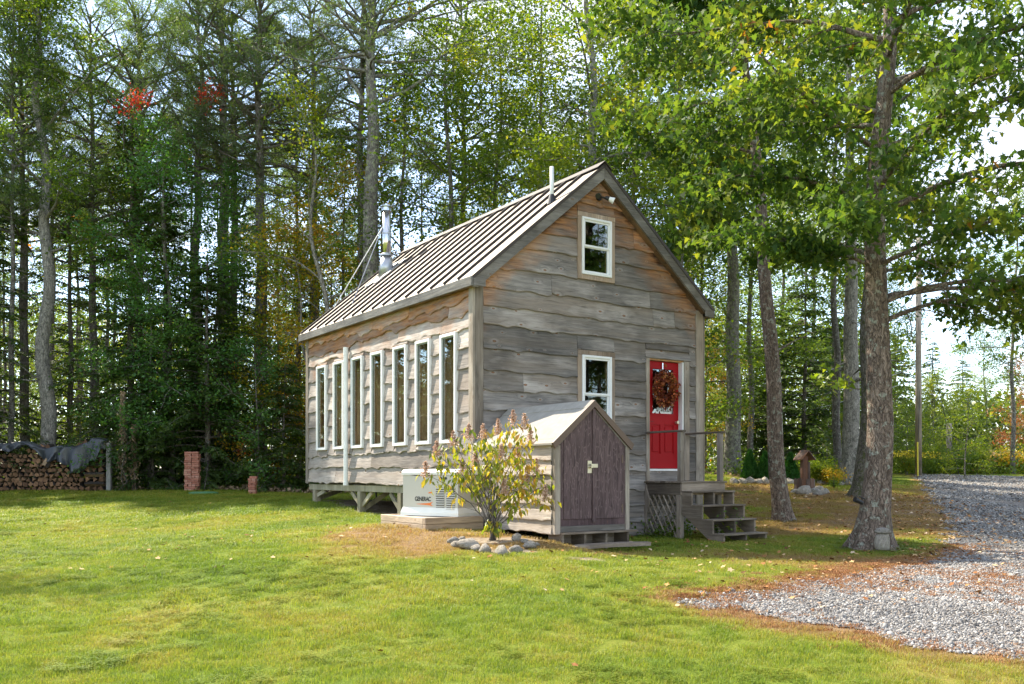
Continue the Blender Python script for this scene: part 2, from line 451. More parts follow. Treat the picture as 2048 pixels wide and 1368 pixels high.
def roofmat():
    t = NT('bronze_panel_glare')
    n = t.noise(t.obj(), 3.0, 4, .6)
    col = t.mix(n, (.165, .14, .115), (.20, .17, .14))  # base lightened towards the cream sun glare on the panels
    t.bsdf(col, t.math('ADD', t.math('MULTIPLY', n, .08), .45), .72, .6)
    return t.m
M['roof'] = roofmat()
M['seam'] = plain('bronze_seam_shaded', (.060, .047, .040), .55, .2, .4)  # same roof metal, darker: the ribs' shade is put into the colour
M['roll'] = plain('pale_rolled_roofing', (.27, .25, .215), .9, var=.14, scale=9, bump=.3)
M['white'] = plain('white_vinyl', (.80, .80, .79), .35, var=.02)
M['sash_reflection'] = plain('sash_reflection_tone', (.20, .22, .19), .5)  # grey-green of the reflection in the glass, put into the sash colour
M['pvc'] = plain('white_pvc', (.74, .74, .72), .4, var=.04)
M['red'] = plain('red_door_paint', (.36, .006, .010), .55, spec=.18, var=.06, scale=3)
M['black'] = plain('black_plastic', (.012, .012, .013), .45)
M['steel'] = plain('stainless_steel', (.62, .63, .64), .16, 1.0, var=.05)
M['galv'] = plain('galvanised', (.45, .46, .47), .4, .8, var=.15)
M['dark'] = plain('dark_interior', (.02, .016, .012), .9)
M['genset'] = plain('beige_enclosure_paint', (.50, .48, .40), .45, var=.03, scale=2)
M['genlid'] = plain('pale_enclosure_lid', (.72, .71, .64), .45, var=.03)
M['orange'] = plain('orange_decal', (.72, .17, .02), .5)
M['ink'] = plain('black_print', (.015, .015, .015), .5)
M['tarp'] = plain('grey_tarp', (.040, .045, .055), .36, spec=.6, var=.3, scale=3)
M['concrete'] = plain('greyed_log_wood', (.25, .24, .22), .8, var=.2)
M['brass'] = plain('pale_brass_latch', (.55, .50, .38), .35, .7)
M['green_lid'] = plain('green_plastic_lid', (.08, .22, .10), .5)
M['yellow_guard'] = plain('yellow_guy_guard', (.75, .62, .05), .5)
M['wire'] = plain('wire_dark', (.03, .03, .03), .6)
def glass():
    t = NT('window_glass')
    fr = t.node('Fresnel', {'IOR': 1.5}).outputs[0]
    fac = t.math('ADD', t.math('MULTIPLY', fr, .30), .02, clamp=True)
    gl = t.node('BsdfGlossy', {'Color': (.9, .95, 1, 1), 'Roughness': .015})
    tr = t.node('BsdfTransparent', {'Color': (.90, .94, .92, 1)})
    mx = t.node('MixShader', {0: fac, 1: tr.outputs[0], 2: gl.outputs[0]})
    t.l.new(mx.outputs[0], t.out.inputs['Surface'])
    return t.m
M['glass'] = glass()
def bark(name, c1, c2, lichen=None, lf=.5, plate=1.0):
    t = NT(name)
    co = t.pos()
    v = t.mapping(co, (9*plate, 9*plate, 1.9*plate))
    n = t.noise(v, 1.6, 6, .7, .8)
    wob = t.node('TexNoise', {'Vector': co, 'Scale': 7.0, 'Detail': 4}).outputs['Color']
    cw = t.node('VectorMath', {0: co, 1: t.node('VectorMath', {0: wob, 'Scale': .16}, operation='SCALE').outputs[0]}, operation='ADD').outputs[0]
    vor = t.node('TexVoronoi', {'Vector': t.mapping(cw, (17*plate, 17*plate, 2.1*plate)), 'Scale': 1.7}, feature='DISTANCE_TO_EDGE').outputs['Distance']
    crack = t.math('MULTIPLY', t.ramp(vor, [(0.0, 1.0), (.22, 0.0)]), t.ramp(t.noise(t.mapping(cw, (20, 20, 5)), 2.0, 4, .6), [(.35, .25), (.6, 1.0)]))
    col = t.ramp(n, [(.3, c1), (.68, c2)])
    col = t.mix(t.math('MULTIPLY', crack, .85), col, tuple(x*.28 for x in c1))
    if lichen:
        ln = t.noise(co, 9.0, 5, .7)
        lm = t.ramp(ln, [(.50 + .12*(1-lf), 0.0), (.56 + .12*(1-lf), .8)])
        col = t.mix(lm, col, lichen)
    h = t.math('SUBTRACT', n, t.math('MULTIPLY', crack, .8))
    t.bsdf(col, .9, spec=.15, normal=t.bump(h, .9, .03))
    return t.m
M['bark_grey'] = bark('grey_bark', (.12, .105, .09), (.30, .27, .235), (.36, .38, .30), .6)
M['bark_oak'] = bark('oak_bark', (.12, .085, .065), (.32, .25, .195), (.34, .36, .29), .55, .9)
M['bark_pine'] = bark('pine_bark', (.115, .098, .085), (.30, .26, .22), (.28, .30, .23), .45, 1.0)
M['bark_pale'] = bark('pale_mottled_bark', (.22, .20, .17), (.46, .43, .37), (.10, .10, .08), .6, .8)
M['bark_lichen'] = bark('lichen_pine_bark', (.15, .135, .12), (.36, .33, .30), (.36, .38, .26), .85, 1.0)
M['bark_moss'] = bark('mossy_bark', (.10, .09, .07), (.28, .25, .20), (.07, .085, .02), .8, .9)
M['twig'] = plain('dead_twig', (.115, .10, .085), .9, var=.3)
G1, G2, G3 = (.028, .062, .014), (.070, .130, .020), (.12, .19, .022)
M['lf_green'] = leafmat('leaf_green', [(.0, (.04, .08, .018)), (.4, (.085, .15, .024)), (.8, (.15, .215, .028)), (.96, (.26, .25, .03)), (.995, (.34, .14, .03))], .56)
M['lf_oak'] = leafmat('leaf_oak', [(.0, (.022, .055, .018)), (.35, (.055, .11, .024)), (.7, (.11, .165, .03)), (.88, (.20, .23, .035)), (.975, (.20, .21, .03)), (.99, (.28, .12, .03))], .52, rough=.55, spec=.15)
M['lf_bright'] = leafmat('leaf_bright', [(.0, (.06, .11, .015)), (.4, (.13, .20, .022)), (.8, (.24, .28, .03)), (.95, (.36, .30, .035)), (1., (.44, .22, .03))], .56)
M['lf_autumn'] = leafmat('leaf_autumn', [(.0, (.13, .18, .02)), (.35, (.32, .32, .03)), (.65, (.52, .38, .03)), (.9, (.56, .24, .025)), (1., (.42, .08, .02))], .56, (1.5, 1.25, .8))
M['lf_emerald'] = leafmat('leaf_emerald', [(.0, (.04, .115, .030)), (.5, (.075, .18, .045)), (.9, (.14, .26, .05)), (1., (.30, .26, .04))], .5)
M['lf_russet'] = leafmat('leaf_russet', [(.0, (.16, .05, .02)), (.5, (.30, .10, .03)), (1., (.34, .20, .04))], .45, (1.2, 1.0, .8))
M['lf_red'] = leafmat('leaf_red', [(.0, (.45, .05, .03)), (.6, (.65, .08, .04)), (1., (.62, .20, .05))], .5, (1.5, 1.1, .9))
M['lf_hemlock'] = leafmat('hemlock_needles', [(.0, (.034, .066, .020)), (.5, (.062, .110, .028)), (1., (.115, .170, .038))], .48, rough=.6)
M['lf_pine'] = leafmat('pine_needles', [(.0, (.05, .095, .04)), (.5, (.09, .15, .05)), (1., (.17, .21, .06))], .45, rough=.55)
M['lf_cedar'] = leafmat('cedar_foliage', [(.0, (.015, .07, .012)), (1., (.045, .15, .02))], .25, rough=.6)
M['lf_shrub'] = leafmat('shrub_leaf', [(.0, (.09, .15, .02)), (.3, (.20, .25, .03)), (.55, (.38, .34, .05)), (.75, (.48, .27, .05)), (1., (.38, .10, .05))], .45, rough=.4)
M['panicle'] = leafmat('dry_flower', [(.0, (.42, .25, .18)), (.5, (.58, .40, .29)), (1., (.70, .55, .42))], .3, (1, 1, 1), .7)
M['wreath'] = leafmat('wreath_leaf', [(.0, (.05, .012, .008)), (.35, (.16, .03, .015)), (.6, (.30, .08, .02)), (.8, (.38, .20, .05)), (1., (.10, .10, .03))], .15, (1, 1, 1), .6)
M['berries'] = plain('orange_berry', (.60, .12, .02), .3)
M['dryleaf'] = leafmat('dried_stalk', [(.0, (.20, .14, .08)), (1., (.50, .38, .24))], .4, (1, 1, 1), .7)
M['goldenrod'] = plain('yellow_blossom', (.75, .58, .03), .7)

# ------------------------------------------------------------------ ground
def lawn_colour(t, dry, pos):
    """colour of turf from a dryness value (0 lush, 1 brown)"""
    fine = t.noise(pos, 26.0, 4, .7)
    mid = t.noise(pos, 2.3, 4, .6)
    d = t.math('ADD', dry, t.math('MULTIPLY', t.math('SUBTRACT', mid, .5), .55))
    d = t.math('ADD', d, t.math('MULTIPLY', t.math('SUBTRACT', fine, .5), .35), clamp=True)
    return t.ramp(d, [(.0, (.085, .165, .014)), (.22, (.175, .245, .022)), (.45, (.31, .30, .050)), (.62, (.30, .205, .080)), (.85, (.32, .185, .085)), (1., (.34, .22, .13))])
def ground_mat():
    t = NT('turf_and_soil')
    pos = t.pos()
    at = lambda n: t.node('Attribute', attribute_name=n).outputs['Fac']
    col = lawn_colour(t, at('dry'), pos)
    col = t.mix(.35, col, (.075, .060, .020))
    soil_n = t.noise(pos, 12, 6, .7)
    soil = t.ramp(soil_n, [(.3, (.16, .115, .075)), (.7, (.40, .33, .24))])
    col = t.mix(t.ramp(at('bare'), [(.25, 0.0), (.75, 1.0)]), col, soil)
    lit_n = t.noise(pos, 9, 6, .75)
    litter = t.ramp(lit_n, [(.3, (.030, .022, .014)), (.5, (.10, .065, .035)), (.7, (.20, .135, .07))])
    gr = t.noise(pos, .35, 3, .5)
    litter = t.mix(t.ramp(gr, [(.5, 0.0), (.62, .6)]), litter, (.06, .10, .02))
    col = t.mix(at('litter'), col, litter)
    t.bsdf(col, .95, spec=.1, normal=t.bump(t.noise(pos, 30, 6, .75), .8, .04))
    return t.m
def build_ground():
    xs = np.concatenate([-np.geomspace(500, 24, 14), np.arange(-22, -9, .5), np.arange(-9, 10, .16), np.arange(10, 32, .5), np.geomspace(33, 500, 14)])
    ys = np.concatenate([-np.geomspace(120, 8, 8), np.arange(-6, 6, 1.0), np.arange(6, 18, .16), np.arange(18, 46, .4), np.geomspace(47, 1200, 16)])
    X, Y = np.meshgrid(xs, ys)
    Z = ground(X, Y) + .018 * vnoise(X, Y, 1.3, 5) + .008 * vnoise(X, Y, 4.1, 6)
    V = np.stack([X, Y, Z], -1).reshape(-1, 3)
    ny, nx = X.shape
    idx = np.arange(nx*ny).reshape(ny, nx)
    Q = np.stack([idx[:-1, :-1], idx[:-1, 1:], idx[1:, 1:], idx[1:, :-1]], -1).reshape(-1, 4)
    me = np_mesh('lawn', V, [Q], ground_mat(), True)
    dry, bare, lit = zones(V[:, 0], V[:, 1])
    for n, a in (('dry', dry), ('bare', bare), ('litter', lit)):
        me.attributes.new(n, 'FLOAT', 'POINT').data.foreach_set('value', a.astype(np.float32))
    tag(link('lawn', me), kind='structure')
build_ground()
def gsurf(X, Y): return ground(X, Y) + .018 * vnoise(X, Y, 1.3, 5) + .008 * vnoise(X, Y, 4.1, 6)

def gravel_mat():
    t = NT('gravel_bed')
    pos = t.pos()
    vo = t.node('TexVoronoi', {'Vector': pos, 'Scale': 32.0})
    n = t.noise(pos, 1.4, 4, .6)
    col = t.ramp(t.node('SeparateXYZ', {0: vo.outputs['Color']}).outputs[0], [(0, (.11, .10, .09)), (.5, (.21, .195, .18)), (1, (.34, .32, .29))])
    col = t.mix(t.ramp(n, [(.45, 0.0), (.7, .45)]), col, (.24, .15, .085))
    h = t.math('SUBTRACT', 1.0, vo.outputs['Distance'])
    t.bsdf(col, .95, spec=.1, normal=t.bump(h, 1.0, .03))
    return t.m
def build_gravel():
    parts = []; faces = []; base = 0
    for (x0, x1, y0, y1, s) in [(1.0, 9.5, 6.6, 15.0, .07), (5.5, 30.5, 15.0, 44.5, .3), (9.5, 27, 5.5, 15.0, .3)]:
        xs = np.arange(x0, x1 + s*.5, s); ys = np.arange(y0, y1 + s*.5, s)
        X, Y = np.meshgrid(xs, ys)
        m = sdist(X, Y, GRAV).reshape(X.shape) + .16 * vnoise(X, Y, 2.2, 9) + .08 * vnoise(X, Y, 7, 10) > -.02
        Z = gsurf(X, Y) + .012
        ok = m[:-1, :-1] & m[1:, :-1] & m[:-1, 1:] & m[1:, 1:]
        idx = np.arange(X.size).reshape(X.shape) + base
        Q = np.stack([idx[:-1, :-1], idx[:-1, 1:], idx[1:, 1:], idx[1:, :-1]], -1)[ok]
        parts.append(np.stack([X, Y, Z], -1).reshape(-1, 3)); faces.append(Q); base += X.size
    V = np.concatenate(parts); Q = np.concatenate(faces)
    used = np.unique(Q); re = np.full(len(V), -1); re[used] = np.arange(len(used))
    tag(link('gravel_driveway', np_mesh('gravel_driveway', V[used], [re[Q]], gravel_mat(), True)), kind='structure')
build_gravel()

# ------------------------------------------------------------------ scattered ground cover (nobody could count it)
def scatter(name, protos, P, rot, scl, tint, pick):
    """one object whose points carry copies of the small source meshes"""
    c = bpy.data.collections.new(name + "_source")
    for i, me in enumerate(protos):
        c.objects.link(bpy.data.objects.new("%s_source_%02d" % (name, i), me))
    me = bpy.data.meshes.new(name)
    me.vertices.add(len(P)); me.vertices.foreach_set('co', np.asarray(P, np.float32).ravel())
    me.attributes.new('rotv', 'FLOAT_VECTOR', 'POINT').data.foreach_set('vector', np.asarray(rot, np.float32).ravel())
    me.attributes.new('sclv', 'FLOAT_VECTOR', 'POINT').data.foreach_set('vector', np.asarray(scl, np.float32).ravel())
    me.attributes.new('tint', 'FLOAT', 'POINT').data.foreach_set('value', np.asarray(tint, np.float32))
    me.attributes.new('pick', 'INT', 'POINT').data.foreach_set('value', np.asarray(pick, np.int32))
    for m in protos[0].materials: me.materials.append(m)
    me.update()
    o = link(name, me)
    ng = bpy.data.node_groups.new(name, 'GeometryNodeTree')
    ng.interface.new_socket('Geometry', in_out='INPUT', socket_type='NodeSocketGeometry')
    ng.interface.new_socket('Geometry', in_out='OUTPUT', socket_type='NodeSocketGeometry')
    N, L = ng.nodes, ng.links
    gi, go = N.new('NodeGroupInput'), N.new('NodeGroupOutput')
    inst = N.new('GeometryNodeInstanceOnPoints'); ci = N.new('GeometryNodeCollectionInfo')
    ci.inputs[0].default_value = c; ci.inputs['Separate Children'].default_value = True; ci.inputs['Reset Children'].default_value = True
    def na(nm, ty):
        a = N.new('GeometryNodeInputNamedAttribute'); a.data_type = ty; a.inputs[0].default_value = nm
        return [s for s in a.outputs if s.enabled and s.name == 'Attribute'][0]
    L.new(gi.outputs[0], inst.inputs['Points']); L.new(ci.outputs[0], inst.inputs['Instance'])
    inst.inputs['Pick Instance'].default_value = True
    L.new(na('pick', 'INT'), inst.inputs['Instance Index'])
    L.new(na('rotv', 'FLOAT_VECTOR'), inst.inputs['Rotation'])
    L.new(na('sclv', 'FLOAT_VECTOR'), inst.inputs['Scale'])
    L.new(inst.outputs[0], go.inputs[0])
    o.modifiers.new('scatter', 'NODES').node_group = ng
    return tag(o, kind='stuff')
def inst_attr(t, n): return t.node('Attribute', attribute_name=n, attribute_type='INSTANCER').outputs['Fac']

def grass_mat():
    t = NT('grass_blade')
    rn = t.node('NewGeometry').outputs['Random Per Island']
    d = t.math('ADD', inst_attr(t, 'tint'), t.math('MULTIPLY', t.math('SUBTRACT', rn, .5), .38), clamp=True)
    col = lawn_colour(t, d, t.pos())
    col = t.mix(.12, col, (.40, .42, .10))
    b = t.bsdf(col, .5, spec=.3)
    tr = t.node('BsdfTranslucent', {'Color': t.mix(1.0, col, (1.3, 1.3, .7), 'MULTIPLY')})
    mx = t.node('MixShader', {0: .45, 1: b.outputs[0], 2: tr.outputs[0]})
    t.l.new(mx.outputs[0], t.out.inputs['Surface'])
    return t.m
def grass_tuft(r, n, rad, h, w, mat):
    a = r.rand(n)*6.283; d = np.sqrt(r.rand(n))*rad; x = np.cos(a)*d; y = np.sin(a)*d
    az = r.rand(n)*6.283; hh = h*(.5+.8*r.rand(n)); ln = hh*(.25+.9*r.rand(n)); ww = w*(.6+.8*r.rand(n))
    px, py = -np.sin(az), np.cos(az); la = az + r.randn(n)*.4
    V = np.zeros((n, 5, 3))
    V[:, 0] = np.stack([x-px*ww, y-py*ww, np.full(n, -.01)], -1); V[:, 1] = np.stack([x+px*ww, y+py*ww, np.full(n, -.01)], -1)
    mx, my = x+np.cos(la)*ln*.35, y+np.sin(la)*ln*.35
    V[:, 2] = np.stack([mx+px*ww*.8, my+py*ww*.8, hh*.6], -1); V[:, 3] = np.stack([mx-px*ww*.8, my-py*ww*.8, hh*.6], -1)
    V[:, 4] = np.stack([x+np.cos(la)*ln, y+np.sin(la)*ln, hh*(.95-.3*r.rand(n))], -1)
    i = np.arange(n)*5
    return np_mesh('grass_tuft', V.reshape(-1, 3), [np.stack([i, i+1, i+2, i+3], -1), np.stack([i+3, i+2, i+4], -1)], mat)
def clover_tuft(r, n, rad, mat):
    V = []; F = []
    for _ in range(n):
        a = r.rand()*6.28; d = math.sqrt(r.rand())*rad; x, y, z = math.cos(a)*d, math.sin(a)*d, .02+.025*r.rand()
        for k in range(3):
            b = a + k*2.09 + r.rand()*.3; s = .008+.006*r.rand(); i = len(V); tl = (r.rand()-.3)*.006
            V += [(x, y, z), (x+math.cos(b-.5)*s, y+math.sin(b-.5)*s, z+tl), (x+math.cos(b)*s*1.5, y+math.sin(b)*s*1.5, z+tl), (x+math.cos(b+.5)*s, y+math.sin(b+.5)*s, z+tl)]
            F.append([i, i+1, i+2, i+3])
    return np_mesh('clover_tuft', np.array(V), [np.array(F)], mat)
def in_view(X, Y, m=1.04): return (np.abs(X) < Y * (1024/FPX) * m + .4)
def build_grass():
    gm = grass_mat(); r = np.random.RandomState(3)
    protos = [grass_tuft(r, 95, .11, .040, .0016, gm) for _ in range(5)] + [clover_tuft(r, 46, .10, gm) for _ in range(2)] + [grass_tuft(r, 70, .09, .085, .0022, gm)]
    PX, PY, S, H = [], [], [], []
    for (y0, y1, sp, sc) in [(6.2, 9, .085, .85), (9, 13, .105, 1.05), (13, 19, .15, 1.5), (19, 26, .22, 2.2), (26, 38, .30, 3.0)]:
        w = y1*.6 + .5
        n = int(2*w*(y1-y0)/sp**2)
        x = r.uniform(-w, w, n); y = r.uniform(y0, y1, n); k = in_view(x, y); x, y = x[k], y[k]
        PX.append(x); PY.append(y); S.append(np.full(len(x), sc)); H.append(np.full(len(x), 1.0 if sc < 1.2 else (1.15 if sc < 2 else 1.35)))
    X, Y, S, H = map(np.concatenate, (PX, PY, S, H))
    gd = sdist(X, Y, GRAV) + .16 * vnoise(X, Y, 2.2, 9) + .08 * vnoise(X, Y, 7, 10)
    dry, bare, lit = zones(X, Y)
    keep = (r.rand(len(X)) > np.clip(gd/.16 + .55, 0, 1)*.995) & (r.rand(len(X)) > bare*1.25) & (lit < .25 + .3*r.rand(len(X))) & (r.rand(len(X)) > (dry-.5)*.55)
    X, Y, S, H, dry = X[keep], Y[keep], S[keep], H[keep], dry[keep]
    n = len(X); Z = gsurf(X, Y)
    cl = vnoise(X, Y, .9, 21) + .5*vnoise(X, Y, 2.5, 22)
    pick = r.randint(0, 5, n)
    pick = np.where((cl > .3) & (r.rand(n) < .28) & (dry < .45), 5 + r.randint(0, 2, n), pick)
    pick = np.where((r.rand(n) < .012 + .10*(vnoise(X, Y, 1.1, 33) > .72)) & (Y < 20), 7, pick)
    rot = np.zeros((n, 3)); rot[:, 2] = r.rand(n)*6.283
    hs = (.7 + .5*r.rand(n)) * H * (1 - .35*np.clip(dry-.3, 0, 1))
    scl = np.stack([S, S, hs], -1)
    tint = np.clip(dry + .05*r.randn(n) - .06*(pick >= 5) + .04, 0, 1)
    scatter('grass', protos, np.stack([X, Y, Z], -1), rot, scl, tint, pick)
build_grass()

def pebble_proto(r, mat):
    t = (1 + 5**.5)/2
    v = np.array([(-1,t,0),(1,t,0),(-1,-t,0),(1,-t,0),(0,-1,t),(0,1,t),(0,-1,-t),(0,1,-t),(t,0,-1),(t,0,1),(-t,0,-1),(-t,0,1)])/1.9
    v = v*(.8+.45*r.rand(12, 1))*np.array([1, .8, .6])
    f = np.array([(0,11,5),(0,5,1),(0,1,7),(0,7,10),(0,10,11),(1,5,9),(5,11,4),(11,10,2),(10,7,6),(7,1,8),(3,9,4),(3,4,2),(3,2,6),(3,6,8),(3,8,9),(4,9,5),(2,4,11),(6,2,10),(8,6,7),(9,8,1)])
    return np_mesh('pebble', v, [f], mat)
def build_gravel_stones():
    t = NT('gravel_stone')
    c = t.ramp(inst_attr(t, 'tint'), [(0, (.085, .08, .075)), (.35, (.20, .19, .18)), (.7, (.34, .325, .30)), (.93, (.54, .51, .47)), (1, (.32, .20, .12))])
    t.bsdf(c, .85, spec=.2)
    r = np.random.RandomState(11); protos = [pebble_proto(r, t.m) for _ in range(6)]
    A, B, S = [], [], []
    for (x0, x1, y0, y1, n, s) in [(1.0, 6.5, 6.8, 12, 70000, .0105), (5, 9.5, 11.5, 16, 26000, .012), (6.5, 13, 16, 26, 26000, .018), (9, 26, 26, 44, 22000, .028)]:
        x = r.uniform(x0, x1, n); y = r.uniform(y0, y1, n); k = in_view(x, y, 1.08)
        A.append(x[k]); B.append(y[k]); S.append(np.full(k.sum(), s))
    X, Y, S = map(np.concatenate, (A, B, S))
    gd = sdist(X, Y, GRAV) + .22 * vnoise(X, Y, 2.2, 9) + .14 * vnoise(X, Y, 7, 10)
    thin = .35 * np.clip(vnoise(X, Y, .8, 41) + .2, 0, 1) * np.clip(1.2 - np.abs(Y-10.9)/1.3, 0, 1)*2.0
    k = r.rand(len(X)) < np.clip(gd/.30 + .22, 0, 1) - thin
    X, Y, S = X[k], Y[k], S[k]; n = len(X)
    sc = S*np.exp(r.randn(n)*.33)
    scatter('gravel_stones', protos, np.stack([X, Y, gsurf(X, Y) + .012 + sc*.2], -1), r.rand(n, 3)*np.array([.9, .9, 6.28]), np.stack([sc]*3, -1), np.clip(.45+.25*r.randn(n) + .12*vnoise(X, Y, .9, 61), 0, 1), r.randint(0, 6, n))
build_gravel_stones()

def build_fallen_leaves():
    t = NT('fallen_leaf')
    c = t.ramp(inst_attr(t, 'tint'), [(0, (.10, .045, .02)), (.35, (.26, .11, .04)), (.6, (.42, .22, .08)), (.85, (.50, .36, .20)), (1, (.58, .44, .32))])
    t.bsdf(c, .8, spec=.15)
    r = np.random.RandomState(5); protos = []
    for _ in range(4):
        k = 10; a = np.arange(k)/k*6.283; rad = np.where(np.arange(k) % 2 == 0, 1.0, .55)*(.8+.3*r.rand(k))
        V = np.concatenate([[[0, 0, .25]], np.stack([np.cos(a)*rad, np.sin(a)*rad*.8, .15+.3*r.rand(k)], -1)])
        i = np.arange(k); protos.append(np_mesh('dead_leaf', V, [np.stack([np.zeros(k, int), 1+i, 1+(i+1) % k], -1)], t.m))
    n = 7500
    X = np.concatenate([r.uniform(-1.8, 12, n), r.uniform(-6, 3.5, 260), r.uniform(-12, 8, 160)])
    Y = np.concatenate([r.uniform(9.3, 31, n), r.uniform(11, 15, 260), r.uniform(7, 26, 160)])
    gd = sdist(X, Y, GRAV)
    w = np.clip(.25 + (X-2)/9, .08, 1); w[n:] = 1
    near = np.exp(-(gd/.9)**2)
    k = (r.rand(len(X)) < w*.55 + near*.5) & in_view(X, Y) & (Y < lawn_edge(X)+1)
    X, Y = X[k], Y[k]; m = len(X)
    sc = (.022 + .028*r.rand(m))*(1 + (Y-9)*.012)
    scatter('fallen_leaves', protos, np.stack([X, Y, gsurf(X, Y)+.032], -1), (r.rand(m, 3)-.5)*np.array([.9, .9, 6.28]), np.stack([sc]*3, -1), r.rand(m), r.randint(0, 4, m))
    # russet pine needles and shreds along the gravel edge
    q = 15000
    X = r.uniform(1.0, 9, q); Y = r.uniform(7.2, 15, q); gd = sdist(X, Y, GRAV)
    band = np.exp(-((gd+.05)/.33)**2)*(.35+.65*(Y > 9.2)) + 1.0*np.exp(-((Y-11.1-.3*vnoise(X, Y, .8, 50))/.75)**2)*(gd > -.3)*(vnoise(X, Y, 1.4, 51) > -.45) + .25*(gd > 0)*(vnoise(X, Y, 1.1, 52) > .2)
    k = (r.rand(q) < band*.95) & in_view(X, Y); X, Y = X[k], Y[k]; m = len(X)
    nt = NT('pine_straw'); nt.bsdf(nt.ramp(inst_attr(nt, 'tint'), [(0, (.22, .09, .035)), (.6, (.40, .19, .08)), (1, (.50, .30, .16))]), .85, spec=.1)
    tufts = [grass_tuft(r, 60, .075, .010, .0016, nt.m) for _ in range(3)]
    sc = .8+.6*r.rand(m)
    rot = np.zeros((m, 3)); rot[:, 2] = r.rand(m)*6.28
    scatter('pine_straw', tufts, np.stack([X, Y, gsurf(X, Y)+.018], -1), rot, np.stack([sc, sc, sc], -1), r.rand(m), r.randint(0, 3, m))
build_fallen_leaves()

# ------------------------------------------------------------------ the cabin
W, L = 5.19, 7.28
EAVE, SL, XR, RZ = 3.22, .843, W/2, 5.5      # roof surface: z = EAVE + SL*(x+.11) up to the ridge
ZG = -1.16
CABIN = empty('cabin', base_at(CAB, 0, 0, ZG), 'small weathered wooden cabin with live edge siding, seamed metal roof and red door', 'cabin')
def roofz(x): return EAVE + SL*(min(x, W-x) + .11)
BOARD_N = 0
def board(parent, mat, plane, a0, a1, zt, zb, wavy=True, amp=.022, rnd=None, th=.044, name='siding_board', topf=None, base=0.0, step=.055, out=-1):
    """one live-edge board. plane 'f': runs along x on y=base; plane 's': runs along y on x=base. out = sign of the outward axis"""
    if a1 - a0 < .03 or zt - zb < .015: return
    rnd = rnd or random
    n = max(3, int((a1-a0)/(step if wavy else .5)) + 1)
    A = [a0 + (a1-a0)*i/(n-1) for i in range(n)]
    ph = [rnd.uniform(0, 6.28) for _ in range(4)]
    bumps = [(rnd.uniform(a0, a1), rnd.uniform(.5, 1.6)*amp, rnd.uniform(.05, .12)) for _ in range(int((a1-a0)/1.1)+1)]
    amp = amp*rnd.uniform(.35, 1.15)
    f1, f2 = rnd.uniform(.6, 1.6), rnd.uniform(2.2, 5.0)
    def low(a):
        if not wavy: return zb
        z = zb + amp*(.9*math.sin(f1*a+ph[0]) + .5*math.sin(f2*a+ph[1]) + .35*math.sin(8.3*a+ph[2]) + .18*math.sin(19*a+ph[3]))
        for c, h, w in bumps: z -= h*math.exp(-((a-c)/w)**2)
        return z
    mb = MB(); rows = []
    for a in A:
        t = zt if topf is None else min(zt, topf(a))
        z = low(a)
        if t - z < .01: z = t - .01
        jag = rnd.uniform(-.003, .003)
        rows.append([(t, .006), (z+.030, th-.002), (z+.012, th+jag), (z, th-.010), (z+.004, .002)])
    def P(a, zz, d):
        return (a, base + out*d, zz) if plane == 'f' else (base + out*d, a, zz)
    vs = [P(A[i], zz, d) for i in range(n) for zz, d in rows[i]]
    fs = []
    flip = (plane == 'f') != (out > 0)
    for i in range(n-1):
        for k in range(4):
            q = [i*5+k, i*5+k+1, (i+1)*5+k+1, (i+1)*5+k]
            fs.append(q if flip else q[::-1])
    for e in (0, n-1):
        q = [e*5+k for k in range(5)]; fs.append(q if e == 0 else q[::-1])
    mb.add(vs, fs)
    return mb.build(name, mat, parent)
def siding(parent, mat, plane, a0, a1, bots, top, holes, seed, topf=None, clipx=None, joints=(1, 2), amp=.022, base=0.0, out=-1, forced=None, ampf=None):
    rnd = random.Random(seed); zt = top
    for ci, zb in enumerate(bots):
        am = ampf(zb) if ampf else amp
        lo, hi = a0, a1
        if clipx:
            c = clipx(zb)
            if c is None: zt = zb; continue
            lo, hi = max(lo, c[0]), min(hi, c[1])
        cuts = {lo, hi}
        for (h0, h1, z0, z1) in holes:
            if z1 > zb + .02 and z0 < zt - .02:
                for h in (h0, h1):
                    if lo < h < hi: cuts.add(h)
        nj = rnd.randint(*joints)
        for _ in range(nj):
            j = rnd.uniform(lo+.5, hi-.5) if hi-lo > 1.4 else None
            if j and all(abs(j-c) > .35 for c in cuts): cuts.add(j)
        cs = sorted(cuts)
        for p, q in zip(cs[:-1], cs[1:]):
            m = (p+q)/2; z0_, z1_, w, dead = zb, zt + .045, am > 0, False
            for (h0, h1, a, b) in holes:
                if h0 - 1e-6 <= m <= h1 + 1e-6 and b > zb + .0 and a < zt:
                    if a <= zb + .02 and b >= zt - .02: dead = True
                    elif b >= zt - .02: z1_ = min(z1_, a)
                    elif a <= zb + .02: z0_ = max(z0_, b); w = False
                    else: z1_ = min(z1_, a)
            if dead: continue
            board(parent, mat, plane, p+.0025, q-.0025, z1_, z0_, w, am, rnd, topf=topf, base=base, out=out)
        zt = zb

# openings (x0, x1, z0, z1) on the front; (y0, y1, z0, z1) on the long side
UPW = (2.193, 2.868, 3.525, 4.54)
LOW_ = (2.20, 2.868, .70, 2.10)
DOOR = (3.80, 4.69, .08, 2.13)
SIDEW = [(y, y+.535) for y in (.49, 1.40, 2.30, 3.29, 4.22, 5.16, 6.10)]
SZ0, SZ1 = .52, 2.38
